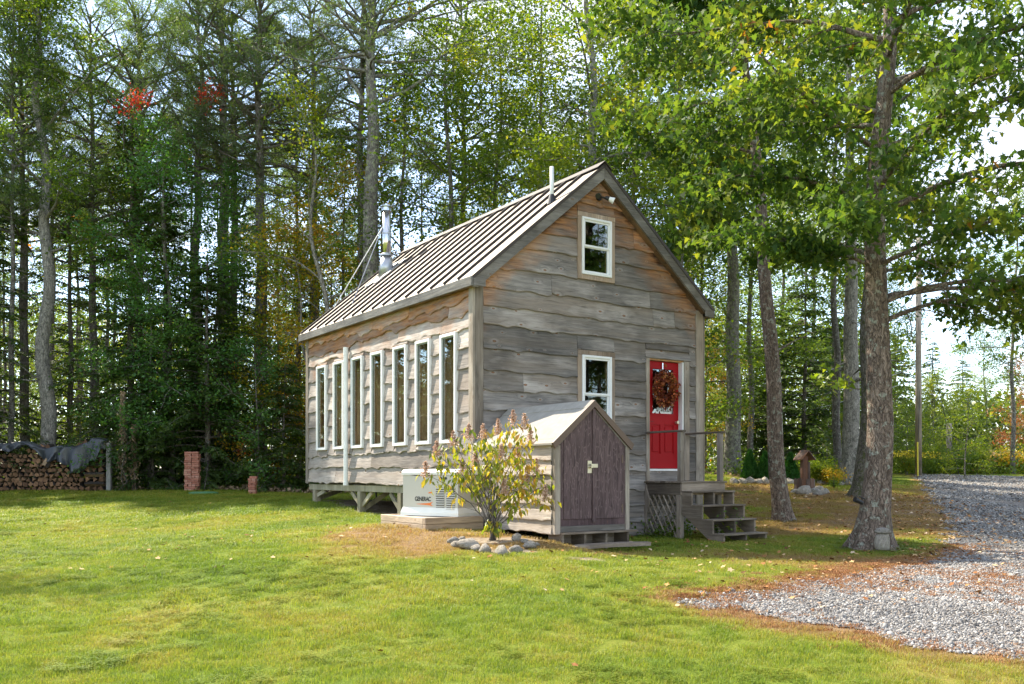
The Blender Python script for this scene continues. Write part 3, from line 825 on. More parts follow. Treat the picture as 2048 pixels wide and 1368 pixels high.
# wall cores with true openings
def core_wall():
    mb = MB(); th = .12
    xs = sorted({0, XR, W, UPW[0], UPW[1], LOW_[0], DOOR[0], DOOR[1]})
    for a, b in zip(xs[:-1], xs[1:]):
        m = (a+b)/2; zs = [(ZG-.05, None)]
        hol = sorted([h[2:] for h in (UPW, LOW_, DOOR) if h[0]-1e-6 <= m <= h[1]+1e-6 and min(b, h[1]) - max(a, h[0]) > .01])
        lo = ZG - .05
        for (z0, z1) in hol:
            mb.prism([(a, lo), (b, lo), (b, z0), (a, z0)], 'y', 0, th); lo = z1
        mb.prism([(a, lo), (b, lo), (b, roofz(b)-.06), (a, roofz(a)-.06)], 'y', 0, th)
    mb.build('front_wall', M['inner'], CABIN)
    mb = MB(); ys = [th] + [v for p in SIDEW for v in p] + [L-th]
    for i, (a, b) in enumerate(zip(ys[:-1], ys[1:])):
        if i % 2: mb.box(0.001, .07, a, b, -.16, SZ0); mb.box(0.001, .07, a, b, SZ1, 3.1)
        else: mb.box(0.001, .07, a, b, -.16, 3.1)
    mb.build('side_wall', M['inner'], CABIN)
    mb = MB().box(W-th, W, th, L-th, -.16, 3.1); mb.build('right_wall', M['inner'], CABIN)
    mb = MB().prism([(0, -.16), (W, -.16), (W, 3.22), (XR, RZ-.12), (0, 3.22)], 'y', L-th, L); mb.build('rear_wall', M['inner'], CABIN)
    MB().box(th, W-th, th, L-th, -.14, 0).build('floor', M['inner'], CABIN)
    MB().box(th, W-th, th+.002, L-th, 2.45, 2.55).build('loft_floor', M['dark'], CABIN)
    MB().box(.42, .47, th+.02, L-th-.02, .002, 2.448).build('added_partition', M['inner'], CABIN)  # added panel close behind the panes, catches daylight so the inside looks brown
core_wall()
FB = [5.05, 4.78, 4.48, 4.13, 3.82, 3.42, 3.09, 2.76, 2.45, 2.07, 1.70, 1.386, 1.05, .72, .38, .05, -.28, -.60, -.90, -1.15]
TR = .085
fh = [(UPW[0]-TR, UPW[1]+TR, UPW[2]-TR, UPW[3]+TR), (LOW_[0]-TR, LOW_[1]+TR, LOW_[2]-.09, LOW_[3]+.09), (3.72, 4.83, -.16, 2.32)]
def clip_gable(zb):
    if zb < 3.05: return (.16, 5.0)
    h = (zb - .02 - EAVE + .10)/SL - .11
    if h > XR - .12: return None
    return (max(.16, h), min(5.0, W-h))
siding(CABIN, M['front'], 'f', .16, 5.0, FB, 5.32, fh, 4, topf=lambda a: roofz(a)-.17, clipx=clip_gable, joints=(0, 2), amp=.020)
SB = [2.86, 2.66, 2.44, 2.07, 1.73, 1.38, 1.03, .70, .40, .12, -.20]
sh = [(a-.012, b+.012, SZ0-.01, SZ1+.01) for a, b in SIDEW]
siding(CABIN, M['side'], 's', .10, L-.10, SB, 3.08, sh, 12, joints=(1, 2), ampf=lambda z: .050 if z > 2.4 else (.014 if z > .45 else .026))
siding(CABIN, M['side'], 's', .10, L-.10, [2.75, 2.4, 2.05, 1.7, 1.35, 1.0, .65, .3, -.2], 3.08, [], 13, base=W, out=1, joints=(1, 1))
# corner boards
MB().box(.0, .155, -.046, -.001, ZG+.02, 3.16, b=.006).build('corner_board', M['post'], CABIN)
MB().box(-.05, -.001, -.046, .095, -.22, 3.06, b=.006).build('corner_board', M['post'], CABIN)
MB().box(5.005, W+.0, -.046, -.001, -.9, 3.16, b=.006).build('corner_board', M['post'], CABIN)
MB().box(W+.001, W+.045, -.046, .095, -.22, 3.06, b=.006).build('corner_board', M['post'], CABIN)
MB().box(-.05, -.001, L-.095, L+.04, -.22, 3.06, b=.006).build('corner_board', M['post'], CABIN)
MB().box(W+.001, W+.045, L-.095, L+.04, -.22, 3.06, b=.006).build('corner_board', M['post'], CABIN)

# roof: panels with raised seams, rake and eave boards
OV, OE = .19, .13
def roof():
    nx = math.sin(math.atan(SL)); nz = math.cos(math.atan(SL))
    def slab(x0, x1, y0, y1, t0, t1, side):
        z0, z1 = EAVE+SL*(x0+.11), EAVE+SL*(x1+.11)
        pts = [(x0-nx*t0, z0+nz*t0), (x1-nx*t0, z1+nz*t0), (x1-nx*t1, z1+nz*t1), (x0-nx*t1, z0+nz*t1)]
        if side: pts = [(W-p[0], p[1]) for p in pts][::-1]
        return pts, y0, y1
    ylist = [-OV]; y = .277
    while y < L + OV - .05: ylist.append(y); y += .4715
    ylist.append(L+OV)
    for side in (0, 1):
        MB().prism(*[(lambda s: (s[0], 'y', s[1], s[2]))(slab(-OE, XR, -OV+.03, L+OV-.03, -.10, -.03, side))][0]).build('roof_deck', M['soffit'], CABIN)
        for i, (a, b) in enumerate(zip(ylist[:-1], ylist[1:])):
            p, y0, y1 = slab(-OE-.02, XR, a+.001, b-.001, -.028, 0.0, side)
            pan = MB().prism(p, 'y', y0, y1).build('roof_panel', M['roof'], CABIN)
            if i and True:
                p, _, _ = slab(-OE+.03 if side else -OE-.005, XR-.06, a-.011, a+.011, .001, .042, side)
                MB().prism(p, 'y', a-.011, a+.011).build('seam', M['seam'], pan)
        # ridge flashing
    cap = MB()
    cap.prism([(XR, RZ+.055), (XR-.16, RZ+.055-.16*SL), (XR-.16, RZ+.043-.16*SL), (XR, RZ+.040), (XR+.16, RZ+.043-.16*SL), (XR+.16, RZ+.055-.16*SL)], 'y', -OV-.02, L+OV+.02)
    cap.build('ridge_cap', M['seam'], CABIN)
    # rake boards on both gables
    for yy, nm in ((-OV, 0), (L+OV-.04, 1)):
        for side in (0, 1):
            x0, x1 = -OE+.0, XR-.001
            z0, z1 = EAVE+SL*(x0+.11)-.035, EAVE+SL*(x1+.11)-.035
            hh = .235
            pts = [(x0, z0), (x0, z0-.15), (x0+.09, z0-.15), (x1, z1-hh), (x1, z1)]
            if side: pts = [(W-p[0], p[1]) for p in pts][::-1]
            MB().prism(pts, 'y', yy, yy+.04).build('rake_board', M['rake'], CABIN)
            # drip strip over the rake
            p, _, _ = slab(-OE-.02, XR, 0, 0, -.05, .004, side)
            MB().prism(p, 'y', yy-.012 if not nm else yy+.041, yy-.001 if not nm else yy+.05).build('drip_edge', M['seam'], CABIN)
    # soffits under the rakes, eave boards and eave soffit, boxed ends
    for side in (0, 1):
        p, _, _ = slab(-OE+.06, XR-.01, 0, 0, -.20, -.18, side)
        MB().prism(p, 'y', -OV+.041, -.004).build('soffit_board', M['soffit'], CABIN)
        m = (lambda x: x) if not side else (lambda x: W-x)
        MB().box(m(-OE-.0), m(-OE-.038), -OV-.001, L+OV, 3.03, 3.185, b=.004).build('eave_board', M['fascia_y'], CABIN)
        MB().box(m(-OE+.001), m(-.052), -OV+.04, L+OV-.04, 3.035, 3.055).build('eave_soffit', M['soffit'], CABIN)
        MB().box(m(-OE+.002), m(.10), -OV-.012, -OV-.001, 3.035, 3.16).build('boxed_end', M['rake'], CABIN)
roof()

# windows
def window_front(o, nm, sash_z):
    x0, x1, z0, z1 = o
    f = .042
    w = MB(); d = -.075
    w.box(x0, x0+f, d, .02, z0, z1, b=.004); w.box(x1-f, x1, d, .02, z0, z1, b=.004)
    w.box(x0+f, x1-f, d, .02, z1-f, z1, b=.004); w.box(x0+f, x1-f, d, .02, z0, z0+f, b=.004)
    wo = w.build('window', M['white'], CABIN)
    for (a, b, dy) in ((sash_z, z1-f, 0.0), (z0+f, sash_z+.02, .022)):
        s = MB(); g = .036; X0, X1 = x0+f+.002, x1-f-.002; dy0, dy1 = -.052+dy, -.032+dy
        s.box(X0, X0+g, dy0, dy1, a, b); s.box(X1-g, X1, dy0, dy1, a, b); s.box(X0+g, X1-g, dy0, dy1, b-g, b); s.box(X0+g, X1-g, dy0, dy1, a, a+g)
        s.build('sash', M['white'], wo)
        MB().box(X0+g, X1-g, dy0+.008, dy0+.013, a+g, b-g).build('pane', M['glass'], wo)
    t = TR; y0, y1 = -.052, -.002
    MB().box(x0-t, x0-.001, y0, y1, z0-t, z1+.001, b=.004).build('window_trim', M['trim_x'], CABIN)
    MB().box(x1+.001, x1+t, y0, y1, z0-t, z1+.001, b=.004).build('window_trim', M['trim_x'], CABIN)
    MB().box(x0-t-.005, x1+t+.005, y0-.004, y1, z1+.003, z1+t, b=.004).build('window_trim', M['trim_x'], CABIN)
    MB().box(x0, x1, y0-.002, y1, z0-t, z0-.001, b=.004).build('window_trim', M['trim_x'], CABIN)
window_front(UPW, 'window', 4.02)
window_front(LOW_, 'window', 1.40)
MB().box(2.0, 3.1, 1.3, 1.32, .4, 2.4).build('dark_room_sheet', M['dark'], CABIN)  # near-black sheet standing in for the unlit room behind the lower window
for (a, b) in SIDEW:
    w = MB(); f = .05; d0, d1 = -.075, .0
    w.box(d0, d1, a, a+f, SZ0, SZ1, b=.005); w.box(d0, d1, b-f, b, SZ0, SZ1, b=.005)
    w.box(d0, d1, a+f, b-f, SZ1-f, SZ1, b=.005); w.box(d0, d1, a+f, b-f, SZ0, SZ0+f, b=.005)
    wo = w.build('tall_window', M['white'], CABIN)
    s = MB(); g = .022
    s.box(-.045, -.020, a+f, a+f+g, SZ0+f, SZ1-f); s.box(-.045, -.020, b-f-g, b-f, SZ0+f, SZ1-f)
    s.box(-.045, -.020, a+f+g, b-f-g, SZ1-f-g, SZ1-f); s.box(-.045, -.020, a+f+g, b-f-g, SZ0+f, SZ0+f+g)
    s.build('sash', M['sash_reflection'], wo)
    MB().box(-.036, -.030, a+f+g, b-f-g, SZ0+f+g, SZ1-f-g).build('pane', M['glass'], wo)

# door
def door():
    x0, x1, z0, z1 = DOOR; y = .075
    d = MB()
    wx0, wx1, wz0, wz1 = x0+.15, x1-.17, 1.12, 2.0
    X0, X1 = x0+.004, x1-.045
    d.box(X0, wx0, y, y+.045, z0+.02, z1-.01); d.box(wx1, X1, y, y+.045, z0+.02, z1-.01)
    d.box(wx0, wx1, y, y+.045, wz1, z1-.01); d.box(wx0, wx1, y, y+.045, .93, wz0)
    d.box(wx0, wx1, y, y+.045, z0+.02, z0+.30)
    m = (X0+X1)/2
    px = [(wx0-.03, m-.045), (m+.045, wx1+.03)]
    d.box(m-.045, m+.045, y+.0005, y+.045, z0+.30, .93)
    do = d.build('door', M['red'], CABIN)
    for a, b in ((wx0, m-.045), (m+.045, wx1)):
        MB().box(a, b, y+.018, y+.04, z0+.30, .93).build('door_panel', M['red'], do)
        MB().box(a+.035, b-.035, y+.004, y+.019, z0+.335, .895, b=.010).build('door_panel', M['red'], do)
    g = MB(); e = .02
    g.box(wx0-.012, wx0+e, y-.012, y-.001, wz0-.012, wz1+.012); g.box(wx1-e, wx1+.012, y-.012, y-.001, wz0-.012, wz1+.012)
    g.box(wx0+e, wx1-e, y-.012, y-.001, wz1-e, wz1+.012); g.box(wx0+e, wx1-e, y-.012, y-.001, wz0-.012, wz0+e)
    g.build('window_bead', M['red'], do)
    MB().box(wx0, wx1, y+.02, y+.026, wz0, wz1).build('pane', M['glass'], do)
    MB().tube([(X1-.07, y-.001, .98), (X1-.07, y-.05, .98)], .022, 12).tube([(X1-.07, y-.035, .98), (X1-.07, y-.07, .98)], .03, 12).build('door_handle', M['brass'], do, smooth=False)
    MB().box(X0+.03, X0+.20, y-.004, y-.001, .985, .992).build('door_seal', M['ink'], do)
    # white lettering-like wire piece standing in the foot of the door window
    lace = MB(); r = random.Random(2)
    for i in range(5):
        bx = wx0+.20+i*.055
        lace.tube([(bx+.030*math.cos(t*.63), y+.012, wz0+.11+.055*math.sin(t*.63)*(1.2 if i % 2 else .8)) for t in range(11)], .006, 5)
    for i in range(3): lace.tube([(wx1-.10+i*.03, y+.012, wz0+.03), (wx1-.09+i*.03, y+.012, wz0+.34-.04*i)], .007, 5)
    lace.box(wx0+.12, wx1-.06, y+.008, y+.016, wz0+.02, wz0+.055)
    lace.build('window_ornament', M['white'], do)
    MB().box(x0, x1, -.02, .12, z0-.028, z0+.012, b=.004).build('door_sill', M['white'], CABIN)
    MB().box(x1-.04, x1, -.03, .12, z0+.013, z1, b=.003).build('door_jamb', M['pvc'], CABIN)
    MB().box(x0-.0, x0+.003, -.03, .12, z0+.013, z1).build('door_jamb', M['pvc'], CABIN)
    MB().box(3.72, x0-.001, -.052, -.002, -.13, z1+.02, b=.004).build('door_trim', M['post'], CABIN)
    MB().box(x1+.001, 4.82, -.052, -.002, -.13, z1+.02, b=.004).build('door_trim', M['post'], CABIN)
    board(CABIN, M['front'], 'f', 3.70, 4.85, 2.325, z1+.025, False, 0, name='door_trim', th=.056)
    board(CABIN, M['front'], 'f', x0+.002, x1-.002, z0-.03, -.145, False, 0, name='kick_board', th=.04)
door()

# floor beam, posts and braces under the long side
def under():
    MB().box(.02, .12, .1, L, -.36, -.235).build('floor_beam', M['pt'], CABIN)
    MB().box(W-.12, W-.02, .1, L, -.36, -.235).build('floor_beam', M['pt'], CABIN)
    MB().box(2.5, 2.6, .3, L, -.36, -.235).build('floor_beam', M['pt'], CABIN)
    for i, y in enumerate((.9, 2.7, 4.52, 6.95)):
        for j, x in enumerate((.07, 2.55, W-.07)):
            wx = CAB @ Vector((x, y, 0)); zb = gz(wx.x, wx.y) - EYE - .08
            MB().box(x-.07, x+.07, y-.07, y+.07, zb, -.361, b=.006).build('post', M['pt'], CABIN)
            for s in (-1, 1):
                if (y+s*.45) > L or y+s*.45 < .3: continue
                MB().bar((x, y+s*.055, zb+.22), (x, y+s*.50, -.375), .038, .09).build('brace', M['pt'], CABIN)
            if j == 0: MB().bar((x+.06, y, zb+.15), (x+.62, y, -.37), .04, .09).build('brace', M['pt'], CABIN)
    for k in range(14):
        y = .4 + k*.5
        MB().box(.13, W-.13, y, y+.04, -.233, -.165).build('joist', M['pt'], CABIN)
    MB().tube([(.9, 5.6, -.3), (.92, 5.6, -.75)], .02, 8).build('drain_pipe', M['black'], CABIN)
    MB().tube([(.5, 2.2, -.37), (.9, 3.0, -.55), (1.6, 3.4, -.45), (2.4, 3.6, -.37)], .02, 8).build('cable', M['black'], CABIN)
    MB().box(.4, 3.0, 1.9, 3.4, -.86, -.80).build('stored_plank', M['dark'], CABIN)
under()

# white pipe, chimney, vent, flood light
PIPE = MB().tube([(-.10, 4.93, -.20), (-.10, 4.93, 2.48), (-.10, 4.93, 2.52)], .048, 14).tube([(-.10, 4.93, 2.46), (-.10, 4.93, 2.62)], .054, 14)
PIPE.tube([(-.10, 4.93, .52), (-.10, 4.93, .60)], .054, 14).tube([(-.10, 4.93, 2.30), (-.10, 4.93, 2.36)], .054, 14)
po = PIPE.build('vent_pipe', M['pvc'], CABIN, smooth=False)
MB().tube([(-.10, 4.93, -.24), (-.10, 4.93, -.16)], .056, 14).build('pipe_elbow', M['pvc'], po)
def chimney():
    x, y = 1.62, 6.55; zb = EAVE+SL*(x+.11)
    f = MB().tube([(x, y, zb+.15), (x, y, 6.10)], .105, 20)
    fo = f.build('flue', M['steel'], CABIN, smooth=True)
    MB().tube([(x, y, zb-.12), (x, y, zb+.38)], [.20, .125], 20).build('flashing_cone', M['galv'], fo, smooth=True)
    MB().tube([(x, y, zb+.375), (x, y, zb+.41), (x, y, zb+.44)], [.15, .15, .11], 20).build('storm_collar', M['galv'], fo)
    c = MB()
    for z, r_ in ((6.10, .125), (6.20, .150)): c.tube([(x, y, z), (x, y, z+.018)], r_, 20)
    for k in range(4): c.tube([(x+.11*math.cos(k*1.57), y+.11*math.sin(k*1.57), 6.11), (x+.11*math.cos(k*1.57), y+.11*math.sin(k*1.57), 6.21)], .01, 5)
    c.tube([(x, y, 6.05), (x, y, 6.215)], .095, 16); c.tube([(x, y, 6.218), (x, y, 6.25)], [.15, .02], 20)
    c.build('rain_cap', M['steel'], fo)
    b = MB()
    for z in (5.05, 5.56): b.tube([(x, y, z), (x, y, z+.035)], .112, 20)
    b.build('band', M['galv'], fo)
    for (gx, gy) in ((.62, 7.25), (.45, 5.85)):
        MB().tube([(x-.10, y, 5.72), (gx, gy, EAVE+SL*(gx+.11)+.03)], .011, 6).build('guy_rod', M['galv'], fo)
    MB().prism([(x-.42, EAVE+SL*(x-.42+.11)+.012), (x+.34, EAVE+SL*(x+.34+.11)+.012), (x+.34, EAVE+SL*(x+.34+.11)+.03), (x-.42, EAVE+SL*(x-.42+.11)+.03)], 'y', y-.33, y+.33).build('flashing', M['galv'], fo)
chimney()
vx, vy = 1.74, .22; vz = EAVE+SL*(vx+.11)
vo = MB().tube([(vx, vy, vz-.1), (vx, vy, 5.40)], .036, 14).build('roof_vent', M['pvc'], CABIN, smooth=True)
MB().tube([(vx, vy, vz-.05), (vx, vy, vz+.13)], [.10, .045], 14).build('vent_boot', M['black'], vo)
def flood():
    x, z = 2.60, 4.93
    o = MB().tube([(x-.02, -.035, z), (x-.02, -.075, z)], .055, 14).build('flood_light', M['black'], CABIN)
    MB().tube([(x-.02, -.07, z), (x-.01, -.13, z-.01), (x+.05, -.15, z-.02)], .018, 8).build('arm', M['black'], o)
    MB().tube([(x-.08, -.14, z+.02), (x-.16, -.20, z-.03)], [.03, .05], 12).build('lamp_head', M['black'], o)
    MB().tube([(x+.04, -.15, z-.01), (x+.10, -.19, z-.035)], [.03, .042], 12).build('lamp_head', M['black'], o)
    MB().tube([(x+.09, -.185, z-.03), (x+.17, -.24, z-.075)], [.035, .06], 12).build('lamp_shade', M['white'], o)
flood()

# ------------------------------------------------------------------ porch landing with open stairs
def porch():
    x0, x1, D, zt = 3.71, 4.80, .98, -.135
    P = empty('porch', base_at(CAB, x0, -D, ZG), 'grey wooden landing with rails, lattice skirt and open steps below the red door', 'porch')
    n = 7
    for i in range(n):
        a = -D - .02 + i*(D+.0)/n
        MB().box(x0-.03, x1+.04, a, a+(D/n)-.007, zt-.03, zt, b=.004).build('deck_board', M['deck_x'], P)
    MB().box(x0, x1, -D, -D+.04, zt-.245, zt-.032, b=.004).build('rim_board', M['deck_x'], P)
    MB().box(x0, x0+.04, -D+.041, -.04, zt-.245, zt-.032, b=.004).build('rim_board', M['deck_y'], P)
    MB().box(x1-.04, x1, -D+.041, -.04, zt-.245, zt-.032, b=.004).build('rim_board', M['deck_y'], P)
    # posts: ground to deck, then rail posts
    MB().box(x0+.0, x0+.10, -D+.045, -D+.145, ZG-.05, zt-.247, b=.006).build('post', M['post'], P)
    MB().box(x1-.14, x1-.04, -D+.045, -D+.145, ZG-.05, zt-.247, b=.006).build('post', M['post'], P)
    for x in (x0+.0, x1-.095):
        MB().box(x, x+.09, -D+.03, -D+.12, zt+.001, zt+.88, b=.006).build('rail_post', M['post'], P)
        MB().box(x-.012, x+.095, -D-.01, -.05, zt+.882, zt+.915, b=.006).build('handrail', M['deck_y'], P)
    # wavy skirt board against the wall and lattice below the left side
    sb = MB(); pts = []
    for k in range(12):
        z = ZG-.02 + k*(zt-.04-ZG)/11; pts.append((-.06-.05*math.sin(k*.9+1)-.05, z))
    sb.prism([(-.012, ZG-.02)] + [] + [(-.012, zt-.25)] + pts[::-1], 'x', x0-.03, x0+.0)
    sb.build('skirt_board', M['post'], P)
    LZ0, LZ1, LY0, LY1 = ZG+.02, zt-.25, -D+.15, -.10
    r = random.Random(3)
    for k in range(-8, 9):
        for dr, dx in ((1, .012), (-1, .024)):
            # line y = c + dr*(z-LZ0)*.62
            c = (LY0+LY1)/2 + k*.13
            p = []
            for z in (LZ0, LZ1):
                p.append([c + dr*(z-(LZ0+LZ1)/2)*.62, z])
            # clip to the opening
            (ya, za), (yb, zb) = p
            ts = [0, 1]
            dy = yb-ya
            for lim in (LY0, LY1):
                if abs(dy) > 1e-6: ts.append((lim-ya)/dy)
            ts = sorted(t for t in ts if -1e-6 <= t <= 1+1e-6)
            seg = [(a, b) for a, b in zip(ts[:-1], ts[1:]) if LY0-1e-4 <= ya+dy*(a+b)/2 <= LY1+1e-4 and b-a > .04]
            for a, b in seg:
                MB().bar((x0+dx, ya+dy*a, za+(zb-za)*a), (x0+dx, ya+dy*b, za+(zb-za)*b), .032, .008, up=(0, 0, 1)).build('lattice_slat', M['post'], P)
    # stairs
    run, zs = .25, [-.305, -.545, -.785, -1.02]
    for k, z in enumerate(zs):
        y = -D - run*(k+1)
        MB().box(x0-.0, x1, y, y+run+.03, z-.028, z, b=.004).build('tread', M['deck_x'], P)
    for x in (x0+.005, (x0+x1)/2, x1-.045):
        pts = [(-D-.001, zs[0]-.03)]
        for k, z in enumerate(zs):
            y = -D - run*(k+1) + .02
            pts.append((y, z-.03)); pts.append((y, (zs[k+1] if k < 3 else ZG)-.03 - (0 if k < 3 else .02)))
        pts += [(-D-run*3.0, ZG-.05), (-D-.001, zs[0]-.40)]
        MB().prism(pts, 'x', x, x+.038).build('stringer', M['deck_y'], P)
porch()

# ------------------------------------------------------------------ lean-to shed on the front wall
def shed():
    xc, hw, D, rz, ez = .653, .745, 2.316, 1.075, .445
    x0, x1 = xc-hw+.045, xc+hw-.045
    sl = (rz-ez)/hw
    S = empty('storage_shed', base_at(CAB, xc, -D, -1.0), 'low gabled wooden shed with purple brown double doors built against the cabin', 'shed')
    top = lambda x: rz - sl*abs(x-xc)
    yF = -D+.06
    # frame behind
    MB().prism([(x0, -.86), (x1, -.86), (x1, top(x1)-.09), (xc, rz-.09), (x0, top(x0)-.09)], 'y', yF+.045, yF+.06).build('front_panel', M['dark'], S)
    MB().box(x0, x0+.10, yF-.03, yF+.04, -.87, top(x0+.0)-.075, b=.005).build('corner_post', M['post'], S)
    MB().box(x1-.075, x1, yF-.03, yF+.04, -.87, top(x1)-.075, b=.005).build('corner_post', M['post'], S)
    def leaf(a, b, y0, y1, name, mat, z0=-.655):
        tp = [(a, top(a)-.085), (b, top(b)-.085)]
        return MB().prism([(a, z0), (b, z0)] + tp[::-1], 'y', y0, y1).build(name, mat, S)
    leaf(x0+.101, x0+.165, yF-.012, yF+.035, 'side_board', M['ply'])
    leaf(x1-.135, x1-.076, yF-.012, yF+.035, 'side_board', M['ply'])
    m = xc - .02
    leaf(x0+.169, m-.003, yF-.022, yF+.03, 'door', M['ply'])
    dr = leaf(m+.003, x1-.139, yF-.024, yF+.03, 'door', M['ply'])
    MB().prism([(m, -.71), (m+.062, -.71), (m+.062, top(m+.062)-.095), (m, top(m)-.10)], 'y', yF-.045, yF-.025).build('door_batten', M['ply'], dr)
    zl = .10
    MB().box(m-.085, m-.005, yF-.030, yF-.022, zl-.09, zl+.09).build('latch_plate', M['brass'], dr)
    MB().box(m-.05, m+.075, yF-.068, yF-.058, zl-.01, zl+.045).tube([(m-.04, yF-.03, zl), (m-.04, yF-.075, zl)], .02, 8).build('latch', M['brass'], dr)
    for z in (.22, -.52): MB().box(x1-.150, x1-.128, yF-.030, yF-.0245, z-.06, z+.06).build('hinge', M['drip'], dr)
    MB().box(x0+.101, x1-.076, yF-.006, yF+.035, -.753, -.657).build('sill_board', M['ply_plain'], S)
    MB().box(x0+.101, x1-.09, yF-.028, yF+.035, -.838, -.755, b=.004).build('sill_board', M['rake'], S)
    # left side wall boards, right wall
    rnd = random.Random(9)
    zt = ez+.03
    for zb in (.20, -.02, -.24, -.46, -.68, -.86):
        board(S, M['shedside'], 's', yF+.045, -.055, zt+.03, zb, True, .018, rnd, base=x0+.022)
        zt = zb
    MB().box(x0+.024, x0+.05, yF+.06, -.05, -.85, ez+.03).build('side_wall', M['dark'], S)
    MB().box(x1-.03, x1, yF+.045, -.05, -1.0, ez+.03, b=.003).build('side_wall', M['shedside'], S)
    # roof
    for s in (-1, 1):
        p = [(xc, rz), (xc+s*(hw+.012), ez-.01*sl), (xc+s*(hw+.012), ez-.035), (xc, rz-.028)]
        if s < 0: p = p[::-1]
        MB().prism(p, 'y', -D+.03, -.048).build('roof_sheet', M['roll'], S)
        q = [(xc, rz+.004), (xc+s*(hw+.016), ez-.004), (xc+s*(hw-.03), ez-.085), (xc, rz-.095)]
        if s < 0: q = q[::-1]
        MB().prism(q, 'y', -D-.005, -D+.027).build('gable_trim', M['drip'], S)
        MB().prism([(xc+s*(hw-.03), ez-.02), (xc+s*.02, rz-.045), (xc+s*.02, rz-.13), (xc+s*(hw-.06), ez-.09)][::s], 'y', -D+.032, -D+.055).build('rafter', M['rake'], S)
    MB().prism([(xc, rz+.010), (xc-.14, rz+.010-.14*sl), (xc-.14, rz+.002-.14*sl), (xc, rz+.003), (xc+.14, rz+.002-.14*sl), (xc+.14, rz+.010-.14*sl)], 'y', -D+.028, -.05).build('ridge_strip', M['roll'], S)
    # step with three cubbies below the doors
    T = empty('shed_step', base_at(CAB, xc, -D, -1.08), 'low wooden box step with three open cubbies under the shed doors', 'step')
    ya, yb = -D-.02, -D+.30
    MB().box(x0+.09, x1+.10, ya-.02, yF-.035, -.872, -.841, b=.004).build('tread', M['deck_x'], T)
    for x in (x0+.095, x0+.50, x0+.90, x1-.08): MB().box(x, x+.035, ya+.01, yb, -1.10, -.873).build('divider', M['deck_y'], T)
    MB().box(x0+.10, x1-.06, yb+.001, yb+.02, -1.10, -.873).build('back_board', M['deck_x'], T)
shed()
def loose_plank():
    wx = CAB @ Vector((.55, -2.62, 0)); z = gz(wx.x, wx.y)
    P = MB(); r = random.Random(8); n = 16; rows = []
    for i in range(n):
        t = i/(n-1); x = -.80+1.60*t
        w = .10*(.45+.55*min(1, 4*t, 4*(1-t))) + .008*math.sin(9*t); zz = .035+.022*math.sin(3*t+.4)+.035*t
        rows.append([(x, -w, zz-.03), (x, -w, zz+.02), (x, w*.8, zz+.028), (x, w*.8, zz-.03)])
    P.add([q for row in rows for q in row], [[i*4+k, i*4+(k+1) % 4, (i+1)*4+(k+1) % 4, (i+1)*4+k] for i in range(n-1) for k in range(4)] + [[0, 3, 2, 1], [(n-1)*4+k for k in range(4)]])
    F = CAB @ Matrix.Translation((.62, -2.60, z-EYE+.03)) @ Matrix.Rotation(R(-3), 4, 'Z')
    o = P.build('plank', M['deck_x'], None, F=F)
    M0 = F; o.data.transform(M0.inverted()); o.matrix_world = M0
    tag(o, 'split old grey plank lying on the ground in front of the shed step', 'plank')
loose_plank()

